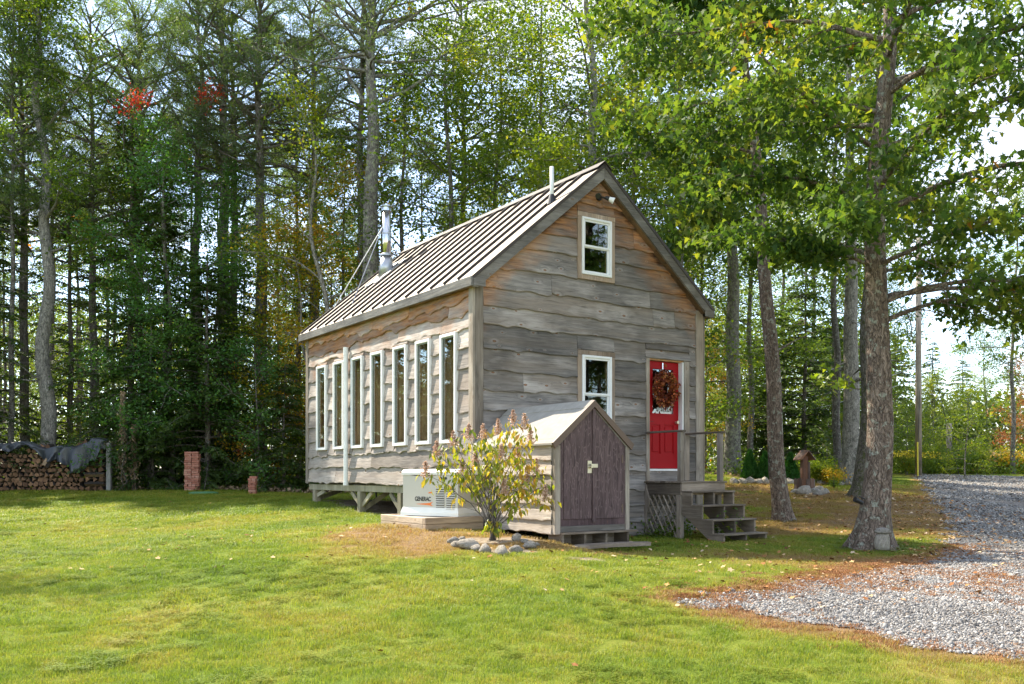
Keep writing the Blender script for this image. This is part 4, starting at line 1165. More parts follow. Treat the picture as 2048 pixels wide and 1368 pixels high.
# ------------------------------------------------------------------ generator on its timber pad
def generator():
    P = empty('timber_pad', base_at(CAB, -1.17, -.5, -.86), 'square raised pad of pale timbers and gravel under the generator', 'pad')
    a0, a1, b0, b1 = -1.17, -.13, -.50, 1.05
    for k, (z0, z1) in enumerate(((-.90, -.776), (-.772, -.672))):
        MB().box(a0, a1, b0, b0+.09, z0, z1, b=.006).build('timber', M['pad'], P)
        MB().box(a0, a0+.09, b0+.092, b1, z0, z1, b=.006).build('timber', M['pady'], P)
        MB().box(a0+.092, a1, b1-.09, b1, z0, z1, b=.006).build('timber', M['pad'], P)
    MB().box(a0+.091, a1, b0+.091, b1-.091, -.90, -.684).build('pad_fill', M['concrete'], P)
    gx, gy = .0, .0
    ang = R(145.8) - TH - R(180)       # the long face looks at the lawn, turned a little off the wall
    pl = Vector((-.55, -.42, -.672))
    F = CAB @ Matrix.Translation(pl) @ Matrix.Rotation(R(145.8) - TH, 4, 'Z')
    # local: +x along the long face to the far left, -y is away from the viewer ... face at y = 0, body behind (y<0)
    G = empty('generator', F, 'beige standby generator enclosure with louvres and orange stripe on a timber pad', 'generator')
    Ln, Dp, H = 1.13, .50, .74
    b = MB()
    b.prism([(0+.0, 0), (Ln, 0), (Ln, -Dp), (0, -Dp)], 'z', .135, .655)
    bo = b.build('enclosure', M['genset'], G, F=F)
    base = MB()
    f = .03
    base.add([(-f, f, 0), (Ln+f, f, 0), (Ln+f, -Dp-f, 0), (-f, -Dp-f, 0), (-f, f, .05), (Ln+f, f, .05), (Ln+f, -Dp-f, .05), (-f, -Dp-f, .05),
              (0, .004, .134), (Ln, .004, .134), (Ln, -Dp-.004, .134), (0, -Dp-.004, .134)],
             [[0, 1, 2, 3]] + [[i, (i+1) % 4, 4+(i+1) % 4, 4+i][::-1] for i in range(4)] + [[4+i, 4+(i+1) % 4, 8+(i+1) % 4, 8+i][::-1] for i in range(4)] + [[11, 10, 9, 8]])
    base.build('base', M['genlid'], G, F=F)
    lid = MB(); c = .05
    prof = [(.018, .657), (.018, .70), (-.02, .735), (-.08, .748), (-Dp+.08, .748), (-Dp+.02, .735), (-Dp-.018, .70), (-Dp-.018, .657)]
    vs = []
    for x, k in ((-.018, 0), (-.01, 1), (.03, 2), (Ln-.03, 2), (Ln+.01, 1), (Ln+.018, 0)):
        for y, z in prof:
            zz = min(z, (.70, .735, .748)[k]); vs.append((x, y, zz))
    fs = [[i*8+j, i*8+(j+1) % 8, (i+1)*8+(j+1) % 8, (i+1)*8+j] for i in range(5) for j in range(8)] + [list(range(8))[::-1], [40+j for j in range(8)]]
    lid.add(vs, fs); lo = lid.build('lid', M['genlid'], G, F=F, smooth=False)
    MB().box(.30+.25, .38+.25, .019, .026, .668, .695).build('latch', M['black'], lo, F=F)
    MB().prism([(.42, .652), (.98, .652), (.88, .640), (.70, .632), (.52, .640)], 'y', .001, .004).build('lid_recess_shade', M['dark'], bo, F=F)  # flat dark strip on the face, painting the shade of a recess
    for x in (.06, .27):
        for i in range(10 if x < .2 else 9):
            z = .45 - i*.036
            s = MB(); s.add([(x, .001, z), (x+.17, .001, z), (x+.17, .018, z-.018), (x, .018, z-.018), (x, .001, z-.020), (x+.17, .001, z-.020)],
                            [[0, 3, 2, 1], [3, 5-1, 5, 2][::1], [0, 4, 3], [1, 2, 5]])
            s.box(x, x+.17, .0005, .002, z-.030, z-.019, mi=1)
            s.build('louvre', [M['genset'], M['dark']], bo, F=F)
    for x in (.24, .34): MB().tube([(x, .0, .60), (x, .008, .60)], .022, 14).build('gauge', M['black'], bo, F=F)
    MB().prism([(.52, .27+.09), (.60, .27+.09), (.58, .27+.11), (.52, .27+.115)], 'y', .001, .003).build('decal', M['orange'], bo, F=F)
    # decal swoosh and lettering (reads from the lawn, so it runs towards -x)
    MB().prism([(.86, .185), (.58, .205), (.50, .225), (.55, .185), (.50, .155), (.58, .168)], 'y', .001, .003).build('decal', M['orange'], bo, F=F)
    cu = bpy.data.curves.new('lettering', 'FONT'); cu.body = 'GENERAC'; cu.size = .098; cu.offset = .0022; cu.extrude = .0008; cu.space_character = .92
    tmp = bpy.data.objects.new('lettering_tmp', cu); COL.objects.link(tmp)
    dg = bpy.context.evaluated_depsgraph_get(); dg.update()
    me = bpy.data.meshes.new_from_object(tmp.evaluated_get(dg)); bpy.data.objects.remove(tmp)
    me.materials.clear(); me.materials.append(M['ink']); me.name = 'lettering'
    me.transform(Matrix.Translation((.875, .0035, .235)) @ Matrix.Rotation(math.pi, 4, 'Z') @ Matrix.Rotation(R(90), 4, 'X') @ Matrix.Scale(.80, 4, (1, 0, 0)))
    o = link('lettering', me, bo)
generator()

# ------------------------------------------------------------------ stones
def rock_mesh(r, name='stone', sub=2, rough=.22, mat=None):
    import bmesh
    bm = bmesh.new(); bmesh.ops.create_icosphere(bm, subdivisions=sub, radius=1.0)
    ph = [r.uniform(0, 6.28) for _ in range(6)]
    for v in bm.verts:
        c = v.co.copy(); k = 1 + rough*(math.sin(2.1*c.x+ph[0])*math.sin(1.7*c.y+ph[1]) + .6*math.sin(3.9*c.z+ph[2]+2*c.x) + .3*math.sin(7*c.y+ph[3]+5*c.x))
        v.co = c*k
        if v.co.z < -.45: v.co.z = -.45
    me = bpy.data.meshes.new(name); bm.to_mesh(me); bm.free()
    me.polygons.foreach_set('use_smooth', [True]*len(me.polygons)); me.materials.append(mat)
    return me
def stone_mat():
    t = NT('field_stone')
    co = t.obj(); n = t.noise(co, 3.5, 7, .68); n2 = t.noise(co, 1.2, 3, .5); rn = t.rnd()
    col = t.ramp(n, [(.3, (.17, .155, .135)), (.55, (.33, .30, .255)), (.75, (.50, .465, .40))])
    col = t.mix(t.ramp(rn, [(.2, 0.0), (1, .55)]), col, (.42, .36, .28))
    col = t.mix(t.ramp(n2, [(.55, 0.0), (.7, .6)]), col, (.16, .16, .09))
    t.bsdf(col, .9, spec=.2, normal=t.bump(n, .8, .08))
    return t.m
M['stone'] = stone_mat()
RK = [rock_mesh(random.Random(k), mat=M['stone']) for k in range(6)]
def stones(name, cat, label, spots, seed, root_xy):
    r = random.Random(seed)
    root = empty(name, Matrix.Translation((root_xy[0], root_xy[1], gz(*root_xy))), label, cat)
    for (X, Y, s) in spots:
        o = link('stone', r.choice(RK), root)
        o.location = Vector((X, Y, gz(X, Y)+s*.20)) - root.location
        o.rotation_euler = (r.uniform(-.3, .3), r.uniform(-.3, .3), r.uniform(0, 6.28))
        o.scale = (s*r.uniform(1.0, 1.35), s*r.uniform(.75, 1.0), s*r.uniform(.6, .85))
    return root
sp = []
for px, py, w in [(906, 1083, 24), (912, 1092, 28), (940, 1096, 42), (950, 1098, 26), (972, 1101, 28), (1005, 1106, 31), (1031, 1101, 24), (1062, 1093, 24), (1050, 1084, 18), (1033, 1077, 24), (925, 1078, 16), (1072, 1090, 14)]:
    X, Y = px2g(px, py+3); sp.append((X, Y+.05, w/FPX*Y*.52))
stones('stone_ring', 'stones', 'ring of rounded field stones around the yellowing shrub', sp, 4, SHRUB)

# ------------------------------------------------------------------ the shrub
def leaf_cards(r, C, size, aspect, mode='rand', fold=.25, up=.5, drop=0.0, prof=None):
    """folded leaves as two quads each; returns V, quads. C (n,3)"""
    n = len(C)
    s = size*(.65+.7*r.rand(n))
    if mode == 'hang':
        T = np.stack([r.randn(n)*.45, r.randn(n)*.45, -np.abs(.6+.6*r.rand(n))], -1)
    elif mode == 'flat':
        a = r.rand(n)*6.283; T = np.stack([np.cos(a), np.sin(a), -.15+.25*r.randn(n)], -1)
    else:
        T = r.randn(n, 3); T[:, 2] -= drop
    T /= np.linalg.norm(T, axis=1)[:, None]
    N = r.randn(n, 3); N[:, 2] = np.abs(N[:, 2]) + up*2
    N -= (N*T).sum(1)[:, None]*T; N /= np.linalg.norm(N, axis=1)[:, None] + 1e-9
    B = np.cross(N, T)
    w = (s*aspect)[:, None]; l = s[:, None]
    V = np.zeros((n, 6, 3))
    V[:, 0] = C; V[:, 1] = C + T*l*.45 + B*w + N*w*fold; V[:, 2] = C + T*l*.5 ; V[:, 3] = C + T*l*.45 - B*w + N*w*fold
    V[:, 4] = C + T*l*.98 - N*l*.10; V[:, 5] = V[:, 4]
    V = V[:, :5]
    i = np.arange(n)*5
    return V.reshape(-1, 3), np.concatenate([np.stack([i, i+1, i+4, i+2], -1), np.stack([i, i+2, i+4, i+3], -1)])
def shrub():
    r = np.random.RandomState(21); X0, Y0 = SHRUB; z0 = gz(X0, Y0)
    S = empty('hydrangea_shrub', Matrix.Translation((X0, Y0, z0)), 'yellowing hydrangea with drooping leaves and dry flower heads beside the shed', 'shrub')
    ends = [(-.95, .0, .95), (-.80, .1, 1.25), (-.55, -.1, 1.38), (-.35, .2, 1.50), (-.12, -.1, 1.48), (.06, .15, 1.56), (.30, .0, 1.68), (.45, -.1, 1.62), (.55, .1, 1.42), (.64, .0, 1.00),
            (.50, .1, .85), (.10, -.25, 1.2), (-.25, .25, 1.1), (.35, .25, 1.15), (-.45, .0, 1.0), (.70, -.1, .62), (.2, -.2, .7), (-.1, .1, .9), (.0, .2, 1.35), (.54, -.2, 1.2), (-.62, .2, 1.1), (.72, .05, .80)]
    LC = []; tips = []
    for (ex, ey, ez) in ends:
        m = MB(); n = 9; pts = []
        for k in range(n):
            t = k/(n-1); o = t**1.5
            pts.append((ex*o + .02*r.randn(), ey*o + .02*r.randn(), ez*(t**.85) if t < .9 else ez*(t**.85)-.02))
        m.tube(pts, [.011*(1-.75*k/(n-1)) for k in range(n)], 5)
        for k in range(3, n-1):
            for _ in range(1):
                q = np.array(pts[k]); d = np.array([r.randn()*.14+ex*.1, r.randn()*.14, .05+.12*r.rand()]); e = q+d
                m.tube([tuple(q), tuple(q+d*.5), tuple(e)], [.004, .003, .002], 4)
                if k > 3: LC += [q + d*u + r.randn(3)*.02 for u in (.4, .7, 1.0)]
        for k in range(5, n):
            for _ in range(5 + 5*(k > 6)): LC.append(np.array(pts[k]) + r.randn(3)*[.085, .085, .06])
        m.build('stem', M['twig'], S, F=Matrix.Translation((X0, Y0, z0)), smooth=True)
        tips.append(pts[-1])
    for _ in range(40): LC.append(np.array([r.randn()*.06, r.randn()*.05-.03, .10+.22*r.rand()]))
    LC = np.array(LC)
    V, Q = leaf_cards(r, LC, .115, .20, 'hang', .3)
    me = np_mesh('foliage', V, [Q], M['lf_shrub']); tag(link('foliage', me, S), kind='stuff')
    for i, t in enumerate(tips[:18]):
        c = np.array(t) + np.array([0, 0, .05]); n = 260
        h = r.rand(n); P = c + np.stack([r.randn(n)*.035*(1.1-h), r.randn(n)*.035*(1.1-h), (h-.4)*.19], -1)*1.15
        V, Q = leaf_cards(r, P, .026, .5)
        tag(link('flower_head', np_mesh('flower_head', V, [Q], M['panicle']), S), kind='stuff')
shrub()

# ------------------------------------------------------------------ wreath on the door
def wreath():
    F = CAB @ Matrix.Translation((4.22, -.02, 1.60))
    Wt = empty('wreath', F, 'autumn wreath of dark red leaves and orange berries hanging on the red door', 'wreath')
    r = np.random.RandomState(4)
    a = np.linspace(0, 6.283, 33)
    MB().tube([(.20*math.cos(x), .045, .24*math.sin(x)) for x in a], .03, 8, cap=False).build('hoop', M['twig'], Wt, F=F)
    MB().box(-.012, .012, .072, .078, .25, .50).build('hanger', M['steel'], Wt, F=F)
    n = 1500; th = r.rand(n)*6.283; k = r.randn(n)*.055
    P = np.stack([(.205+k)*np.cos(th), .02-np.abs(r.randn(n))*.030, (.25+k)*np.sin(th)], -1)
    V, Q = leaf_cards(r, P, .075, .28, up=0)
    tag(link('foliage', np_mesh('foliage', V, [Q], M['wreath']), Wt), kind='stuff')
    for i in range(34):
        t = r.rand()*6.28; p = ((.205+r.randn()*.05)*math.cos(t), -.045-.02*r.rand(), (.25+r.randn()*.05)*math.sin(t))
        MB().tube([(p[0], p[1]-.010, p[2]), (p[0], p[1], p[2]), (p[0], p[1]+.010, p[2])], [.006, .012, .006], 7).build('berry', M['berries'], Wt, F=F)
wreath()

# ------------------------------------------------------------------ wood pile, bricks and small things by the wood
def split_log(r):
    k = r.choice([3, 3, 4, 5, 8]) if hasattr(r, 'choice') else 4
    L_ = .42; pts = []
    for i in range(k):
        a = 6.283*i/k + r.uniform(-.25, .25); rad = r.uniform(.85, 1.15) if k < 8 else r.uniform(.95, 1.03)
        pts.append((math.cos(a)*rad, math.sin(a)*rad))
    n = len(pts); vs = [(x, 0, z) for x, z in pts] + [(x*r.uniform(.9, 1.0), L_/.09, z) for x, z in pts]
    fs = [list(range(n)), list(range(n, 2*n))[::-1]] + [[i, n+i, n+(i+1) % n, (i+1) % n] for i in range(n)]
    vs = [(x*.09, y*.09, z*.09) for x, y, z in vs]
    me = bpy.data.meshes.new('log'); me.from_pydata(vs, [], fs)
    t1, t2 = M['log_end'], M['log_bark']
    me.materials.append(t1); me.materials.append(t2)
    me.polygons.foreach_set('material_index', [0, 0] + [1 if (i % 3 == 0 or n == 8) else 2 for i in range(n)])
    me.materials.append(M['log_split']); me.update()
    return me
def endgrain(name, a, b):
    t = NT(name); co = t.obj(); rn = t.rnd()
    n = t.noise(co, 14, 5, .7)
    c = t.ramp(rn, [(0, a), (.5, tuple((x+y)/2 for x, y in zip(a, b))), (1, b)])
    c = t.mix(t.ramp(n, [(.35, .65), (.65, 0.0)]), c, tuple(x*.4 for x in a))
    t.bsdf(c, .85, spec=.15, normal=t.bump(n, .5, .01)); return t.m
M['log_end'] = endgrain('cut_log_end', (.12, .068, .042), (.38, .215, .12))
M['log_split'] = endgrain('split_log_side', (.22, .15, .09), (.48, .34, .21))
M['log_bark'] = endgrain('log_bark', (.05, .042, .036), (.13, .11, .095))
def woodpile():
    Y0 = 29.0; xl, xr = wpx(-60, Y0), wpx(212, Y0); g = gz(wpx(120, Y0), Y0)
    Wp = empty('woodpile', Matrix.Translation(((xl+xr)/2, Y0, g)), 'long stack of split firewood at the edge of the woods', 'woodpile')
    r = random.Random(31); V = [split_log(r) for _ in range(9)]
    top = lambda x: g + 1.32 + .10*math.sin(x*1.7+.5) + .05*math.sin(x*4.1)
    z = g + .07; row = 0; cnt = 0
    xc = xr - .72
    while z < g + 1.45 and cnt < 285:
        x = xl + (.08 if row % 2 else 0)
        while x < xc - .02:
            s = r.uniform(.78, 1.12)
            if z < top(x) and cnt < 285:
                o = link('log', r.choice(V), Wp, (x - Wp.location.x + r.uniform(-.015, .015), r.uniform(-.07, .05), z - g + r.uniform(-.018, .018)), (0, r.uniform(0, 6.28), r.uniform(-.06, .06)), s)
                cnt += 1
            x += .168
        z += .148; row += 1
    # cribbed end: alternate layers lie along the pile
    for k in range(9):
        zz = .075 + k*.15
        if k % 2: 
            for j in range(2): link('log', V[j+1], Wp, (xr-.68-Wp.location.x, .02+j*.2, zz), (0, r.uniform(0, 1), -math.pi/2), 1.05*1.0).scale = (.95, 1.45, .95)
        else:
            for j in range(3): link('log', V[j+3], Wp, (xr-.58+j*.21-Wp.location.x, r.uniform(-.05, .02), zz), (0, r.uniform(0, 6.28), 0), 1.05)
    link('log', V[2], Wp, (wpx(100, Y0)-Wp.location.x-.05, -.22, .78), (0, .4, 0), 1.25).rotation_euler = (R(70), R(25), 0)
    link('log', V[4], Wp, (wpx(172, Y0)-Wp.location.x, -.02, 1.52), (0, .4, .2), 1.5)
    link('log', V[5], Wp, (wpx(160, Y0)-Wp.location.x, .02, 1.50), (0, 1.4, -.2), 1.1)
    MB().box(xr+.02, xr+.16, Y0-.05, Y0+.09, g-.05, g+1.53, b=.01).build('end_post', M['concrete'], Wp, F=WORLDF, label='grey square end post of the firewood stack')
    # tarp thrown over the top
    nx, nv = 110, 26; vs = []
    rr = np.random.RandomState(2)
    px = np.linspace(-60, 214, nx)
    hang = np.interp(px, [-60, 0, 20, 45, 62, 74, 90, 105, 120, 138, 146, 160, 200, 206, 214], [.22, .20, .24, .18, .06, .10, .35, .50, .42, .60, .85, .80, .72, .30, .22])
    for j in range(nv):
        t = j/(nv-1)
        for i in range(nx):
            X = wpx(px[i], Y0); tz = g + 1.44 + .07*math.sin(X*2.3) + .05*math.sin(X*5.7+1) + (.10 if px[i] > 185 else 0)
            if t < .45:
                u = t/.45; y = Y0+.45-.62*u; z = tz + .03*math.sin(u*5+X*3)+.03*rr.rand()*.3
            else:
                u = (t-.45)/.55; fold = math.sin(X*13+math.sin(X*4)*1.5)
                y = Y0-.17-.05*u+.10*u*fold + .03*math.sin(X*29+u*4)*u; z = tz - u*hang[i] + .02*math.sin(X*31)*u + .03*math.sin(X*9+u*7)*u
            vs.append((X+.03*math.sin(t*9+X*6), y, z))
    q = np.arange(nx*nv).reshape(nv, nx)
    Q = np.stack([q[:-1, :-1], q[:-1, 1:], q[1:, 1:], q[1:, :-1]], -1).reshape(-1, 4)
    T = np_mesh('tarp', np.array(vs) - np.array([wpx(120, Y0), Y0, g+1.4]), [Q], M['tarp'], True)
    o = link('tarp', T, loc=(wpx(120, Y0), Y0, g+1.4)); s = o.modifiers.new('thick', 'SOLIDIFY'); s.thickness = .006
    tag(o, 'crumpled dark grey plastic tarp thrown over the firewood stack', 'tarp')
woodpile()
def brick_mat():
    t = NT('old_brick'); co = t.obj(); rn = t.rnd(); n = t.noise(co, 18, 5, .7)
    c = t.ramp(rn, [(0, (.24, .085, .055)), (.5, (.36, .145, .095)), (1, (.42, .22, .16))])
    c = t.mix(t.ramp(n, [(.45, 0.0), (.8, .5)]), c, (.45, .36, .30)); t.bsdf(c, .9, spec=.15, normal=t.bump(n, .5, .01)); return t.m
M['brick'] = brick_mat()
def bricks(px, Y, courses, per, label, seed):
    X = wpx(px, Y); g = gz(X, Y); r = random.Random(seed)
    B = empty('brick_stack', Matrix.Translation((X, Y, g)), label, 'bricks', 'stacks of reclaimed bricks at the wood edge')
    me = MB().box(-.105, .105, -.052, .052, -.032, .032, b=.006).mesh('brick', M['brick'])
    for c in range(courses):
        z = .03 + c*.0665
        if per == 4:
            sp = [(-.108, -.055, 0), (.108, -.055, 0), (-.108, .055, 0), (.108, .055, 0)] if c % 2 else [(-.165, 0, 1), (-.055, 0, 1), (.055, 0, 1), (.165, 0, 1)]
            if c == courses-1: sp = sp[:3]
        else:
            sp = [(-.0, -.055, 0), (0, .055, 0)] if c % 2 else [(-.055, 0, 1), (.055, 0, 1)]
            if c == courses-1: sp = sp[1:]
        for (x, y, q) in sp:
            link('brick', me, B, (x+r.uniform(-.014, .014), y+r.uniform(-.014, .014), z), (0, 0, q*math.pi/2 + r.uniform(-.07, .07)), (1, 1, r.uniform(.93, 1)))
bricks(385, 28, 18, 4, 'tall square column of stacked red bricks at the wood edge', 1)
bricks(505, 27, 8, 2, 'short narrow pile of red bricks nearest the cabin', 2)
X, Y = px2g(407, 987)
tag(MB().tube([(0, 0, -.02), (0, 0, .03), (0, 0, .055)], [.42, .42, .30], 24).build('tank_lid', M['green_lid'], F=WORLDF, smooth=False), 'round green plastic lid flush in the grass beside the brick column', 'lid').location = (X, Y, gz(X, Y))
def dead_stalk(px, Y, h, label, seed):
    r = np.random.RandomState(seed); X = wpx(px, Y); g = gz(X, Y)
    S = empty('dried_vine', Matrix.Translation((X, Y, g)), label, 'dead plant')
    for k in range(4):
        pts = [(.05*r.randn()+.02*k, .05*r.randn(), h*(i/8.0)*(1-.12*k)) for i in range(9)]
        MB().tube(pts, [.013]*5+[.007]*4, 5).build('stem', M['twig'], S, F=Matrix.Translation((X, Y, g)))
    n = int(260*h); zz = h*r.rand(n)**.7; P = np.stack([r.randn(n)*.075*(1.2-zz/h), r.randn(n)*.07, zz], -1)
    V, Q = leaf_cards(r, P, .085, .28, 'hang'); tag(link('foliage', np_mesh('foliage', V, [Q], M['dryleaf']), S), kind='stuff')
dead_stalk(245, 28.75, 3.15, 'tall brown dead vine standing at the right end of the firewood', 1)
dead_stalk(268, 28.9, 2.1, 'shorter brown dead vine right of the tall one by the firewood', 2)

# ------------------------------------------------------------------ trees
class Wood:
    def __init__(s): s.V = []; s.Q = []; s.n = 0
    def tube(s, P, R_, k=6, cap=False):
        P = np.asarray(P, float); m = len(P); R_ = np.asarray(R_, float)
        T = np.gradient(P, axis=0); T /= np.linalg.norm(T, axis=1)[:, None] + 1e-9
        ref = np.array([1., 0, 0]) if abs(T.mean(0)[2]) > .7 else np.array([0, 0, 1.])
        A = np.cross(T, ref); A /= np.linalg.norm(A, axis=1)[:, None] + 1e-9; B = np.cross(T, A)
        an = np.arange(k)/k*6.2832
        V = P[:, None] + (A[:, None]*np.cos(an)[None, :, None] + B[:, None]*np.sin(an)[None, :, None])*(R_[:, None, None] if R_.ndim == 1 else R_[:, :, None])
        s.V.append(V.reshape(-1, 3))
        i = np.arange(m*k).reshape(m, k) + s.n; j = np.roll(i, -1, axis=1)
        s.Q.append(np.stack([i[:-1], i[1:], j[1:], j[:-1]], -1).reshape(-1, 4)); s.n += m*k
    def mesh(s, name, mat):
        return np_mesh(name, np.concatenate(s.V), [np.concatenate(s.Q)], mat, True)
def trunk_path(r, H, r0, dx, dy, flare=1.6, kink=.10, n=22):
    z = np.concatenate([[-.25, 0, .12, .3, .6], np.linspace(1.1, H, n)])
    t = np.clip(z/H, 0, 1)
    x = dx*t + kink*np.sin(z*.55+r.rand()*6)*t**.5*.7 + kink*.4*np.sin(z*1.5+r.rand()*6)*np.clip(z, 0, 1)
    y = dy*t + kink*np.sin(z*.5+r.rand()*6)*t**.5*.7
    rad = r0*(1-.80*t**1.15)
    fl = 1 + (flare-1)*np.exp(-np.clip(z, 0, 9)/.28)
    return np.stack([x, y, z], -1), rad*fl
def trunk_mesh(w, r, P, rad, k=14, bump=.05):
    m = len(P); an = np.arange(k)/k*6.2832
    lobes = 1 + .16*np.exp(-np.clip(P[:, 2], 0, 9)/.35)[:, None]*np.sin(an*5+r.rand()*6)[None] + bump*.5*np.sin(an*3 + P[:, 2:3]*.8) + bump*.5*(r.rand(m, k)-.5)
    w.tube(P, rad[:, None]*lobes, k)
def limb(P0, az, pitch, ln, r, seg=7, curl=.0, wob=.12):
    d = np.array([math.cos(az)*math.cos(pitch), math.sin(az)*math.cos(pitch), math.sin(pitch)])
    pts = [np.array(P0, float)]
    for i in range(seg):
        d = d + r.randn(3)*wob + np.array([0, 0, curl/seg]); d /= np.linalg.norm(d)
        pts.append(pts[-1] + d*ln/seg)
    return np.array(pts)
def maple_cards(r, C, size):
    a = np.array([-1.57, -.95, -.62, -.15, .35, .75, 1.57, 2.39, 2.79, 3.29, 3.76, 4.09])
    rad = np.array([.22, .58, .30, .86, .34, .52, 1.08, .52, .34, .86, .30, .58])
    T0 = np.stack([np.cos(a)*rad, np.sin(a)*rad, np.abs(np.cos(a)*rad)*.22], -1)
    k = len(a); n = len(C); s = size*(.6+.65*r.rand(n))
    T = np.stack([r.randn(n)*.7, r.randn(n)*.7, -.35-.75*r.rand(n)], -1); T /= np.linalg.norm(T, axis=1)[:, None]
    N = r.randn(n, 3)*.8; N[:, 2] = np.abs(N[:, 2]) + .7; N -= (N*T).sum(1)[:, None]*T; N /= np.linalg.norm(N, axis=1)[:, None]
    B = np.cross(N, T)
    V = C[:, None] + s[:, None, None]*(T0[None, :, 0:1]*B[:, None] + T0[None, :, 1:2]*T[:, None] + T0[None, :, 2:3]*N[:, None])
    i = np.arange(n)[:, None]*k + np.arange(k)[None]
    return V.reshape(-1, 3), i
def small_cards(r, C, size, aspect=.36, droop=.3, fold=.3):
    """one bent quad per leaf"""
    n = len(C); s = size*(.6+.75*r.rand(n))
    T = r.randn(n, 3); T[:, 2] = T[:, 2]*.6 - droop; T /= np.linalg.norm(T, axis=1)[:, None]
    N = r.randn(n, 3)*.9; N[:, 2] = np.abs(N[:, 2]) + .5; N -= (N*T).sum(1)[:, None]*T; N /= np.linalg.norm(N, axis=1)[:, None] + 1e-9
    B = np.cross(N, T); l = s[:, None]; w = l*aspect
    V = np.stack([C, C+T*l*.5+B*w+N*w*fold, C+T*l, C+T*l*.5-B*w+N*w*fold], 1)
    return V.reshape(-1, 3), np.arange(n*4).reshape(n, 4)
def broad(seed, H=16, r0=.16, dx=0, dy=0, lo=4, rad=2.8, n=12000, size=.10, nl=16, cards='small', cl=.30, flare=1.5, pitch=.5, kink=.12, bias=None, dead=6, kt=12, hi=1.0):
    r = np.random.RandomState(seed); w = Wood()
    P, R_ = trunk_path(r, H, r0, dx, dy, flare, kink); trunk_mesh(w, r, P, R_, kt)
    C = []; az = r.rand()*6.28
    tr = lambda z: (np.array([np.interp(z, P[:, 2], P[:, 0]), np.interp(z, P[:, 2], P[:, 1]), z]), np.interp(z, P[:, 2], R_))
    for i in range(nl):
        t = (i+.5)/nl; z = lo + (H*hi*.97-lo)*t; az += 2.4 + r.randn()*.3
        a = az if bias is None or r.rand() > .55 else bias + r.randn()*.7
        p0, rr = tr(z); ln = rad*(.35+.85*math.sin(math.pi*min(1, .22+.72*t)))*(.75+.4*r.rand())
        B_ = limb(p0, a, pitch*(.3+1.1*t)+r.randn()*.12, ln, r, 8, .15-.4*(1-t), .10)
        r1 = max(.012, rr*(.30+.15*r.rand())); w.tube(B_, np.linspace(r1, .010, len(B_)), 6)
        C.append(B_[4:])
        for j in range(8):
            q = 2 + r.randint(0, 7); q = min(q, 8); sgn = 1 if j % 2 else -1
            S_ = limb(B_[q], a + sgn*(.5+.7*r.rand()), .1+.4*r.randn(), ln*(.22+.30*r.rand())*(1.15-q/14), r, 5, -.15, .2)
            w.tube(S_, np.linspace(max(.007, r1*.35), .004, len(S_)), 4)
            C.append(S_[2:]); C.append((S_[1:] + S_[:-1])/2)
    C.append(np.array([tr(H*.97)[0]]*3))
    for i in range(dead):
        z = r.uniform(lo*.45, lo*1.1); p0, rr = tr(z)
        B_ = limb(p0, r.rand()*6.28, .2*r.randn(), .5+1.2*r.rand(), r, 6, -.2, .18); w.tube(B_, np.linspace(rr*.2+.006, .003, len(B_)), 4)
    C = np.concatenate(C); k = r.randint(0, len(C), n)
    pts = C[k] + r.randn(n, 3)*np.array([cl, cl, cl*.62])
    V, Q = (maple_cards(r, pts, size) if cards == 'maple' else small_cards(r, pts, size))
    return w, V, Q
def hemlock(seed, H=12, r0=.13, lo=.4, rad=2.6, dens=1.0, dx=0, step=.30, q_len=.13, power=.75):
    r = np.random.RandomState(seed); w = Wood()
    P, R_ = trunk_path(r, H, r0, dx, 0, 1.4, .05); trunk_mesh(w, r, P, R_, 10)
    Vs = []; az = 0; z = lo
    while z < H-.15:
        t = (z-lo)/(H-lo)
        for b in range(3 if t < .8 else 4):
            az += 2.2 + .5*r.randn(); ln = rad*((1-t)**power)*(.65+.5*r.rand())+.18
            p0 = np.array([np.interp(z, P[:, 2], P[:, 0]), np.interp(z, P[:, 2], P[:, 1]), z+r.randn()*.08])
            m = 9; s = np.linspace(0, 1, m); pit = .20+.25*t+.12*r.randn()
            d = np.array([math.cos(az), math.sin(az), 0]); sd = np.array([-d[1], d[0], 0])
            Bp = p0 + d*(s*ln)[:, None] + sd*(.12*ln*r.randn()*s**2)[:, None]; Bp[:, 2] += ln*(pit*s - (.42+.15*r.rand())*s**2)
            w.tube(Bp, np.linspace(.012+.010*ln, .004, m), 4)
            ns = max(4, int(ln/.085*dens))
            ss = np.linspace(.14, 1.0, ns); base = np.stack([np.interp(ss, s, Bp[:, c]) for c in range(3)], -1)
            for sg in (-1, 1):
                tl = (.18+.42*ln*.35*(1-ss*.75))*(.7+.6*r.rand(ns))
                td = d*.62 + sd*sg*.78 + np.array([0, 0, -.22])
                nq = 5; u = (np.arange(nq)+.5)/nq
                Pq = base[:, None] + td[None, None]*(u[None, :, None]*tl[:, None, None]) + r.randn(ns, nq, 3)*.022
                Pq[:, :, 2] -= .25*(u[None]*tl[:, None])**1.4
                Pq = Pq.reshape(-1, 3); n = len(Pq)
                T = td[None] + r.randn(n, 3)*.38; T /= np.linalg.norm(T, axis=1)[:, None]
                N = np.array([0, 0, 1.]) + r.randn(n, 3)*.35; B = np.cross(N, T); B /= np.linalg.norm(B, axis=1)[:, None]
                l = (q_len*(.6+.8*r.rand(n)))[:, None]; wd = l*.26
                Vs.append(np.stack([Pq-T*l*.4, Pq+B*wd, Pq+T*l*.6-np.array([0, 0, .012]), Pq-B*wd], 1).reshape(-1, 3))
        z += step*(.8+.4*r.rand())
    V = np.concatenate(Vs); return w, V, np.arange(len(V)).reshape(-1, 4)
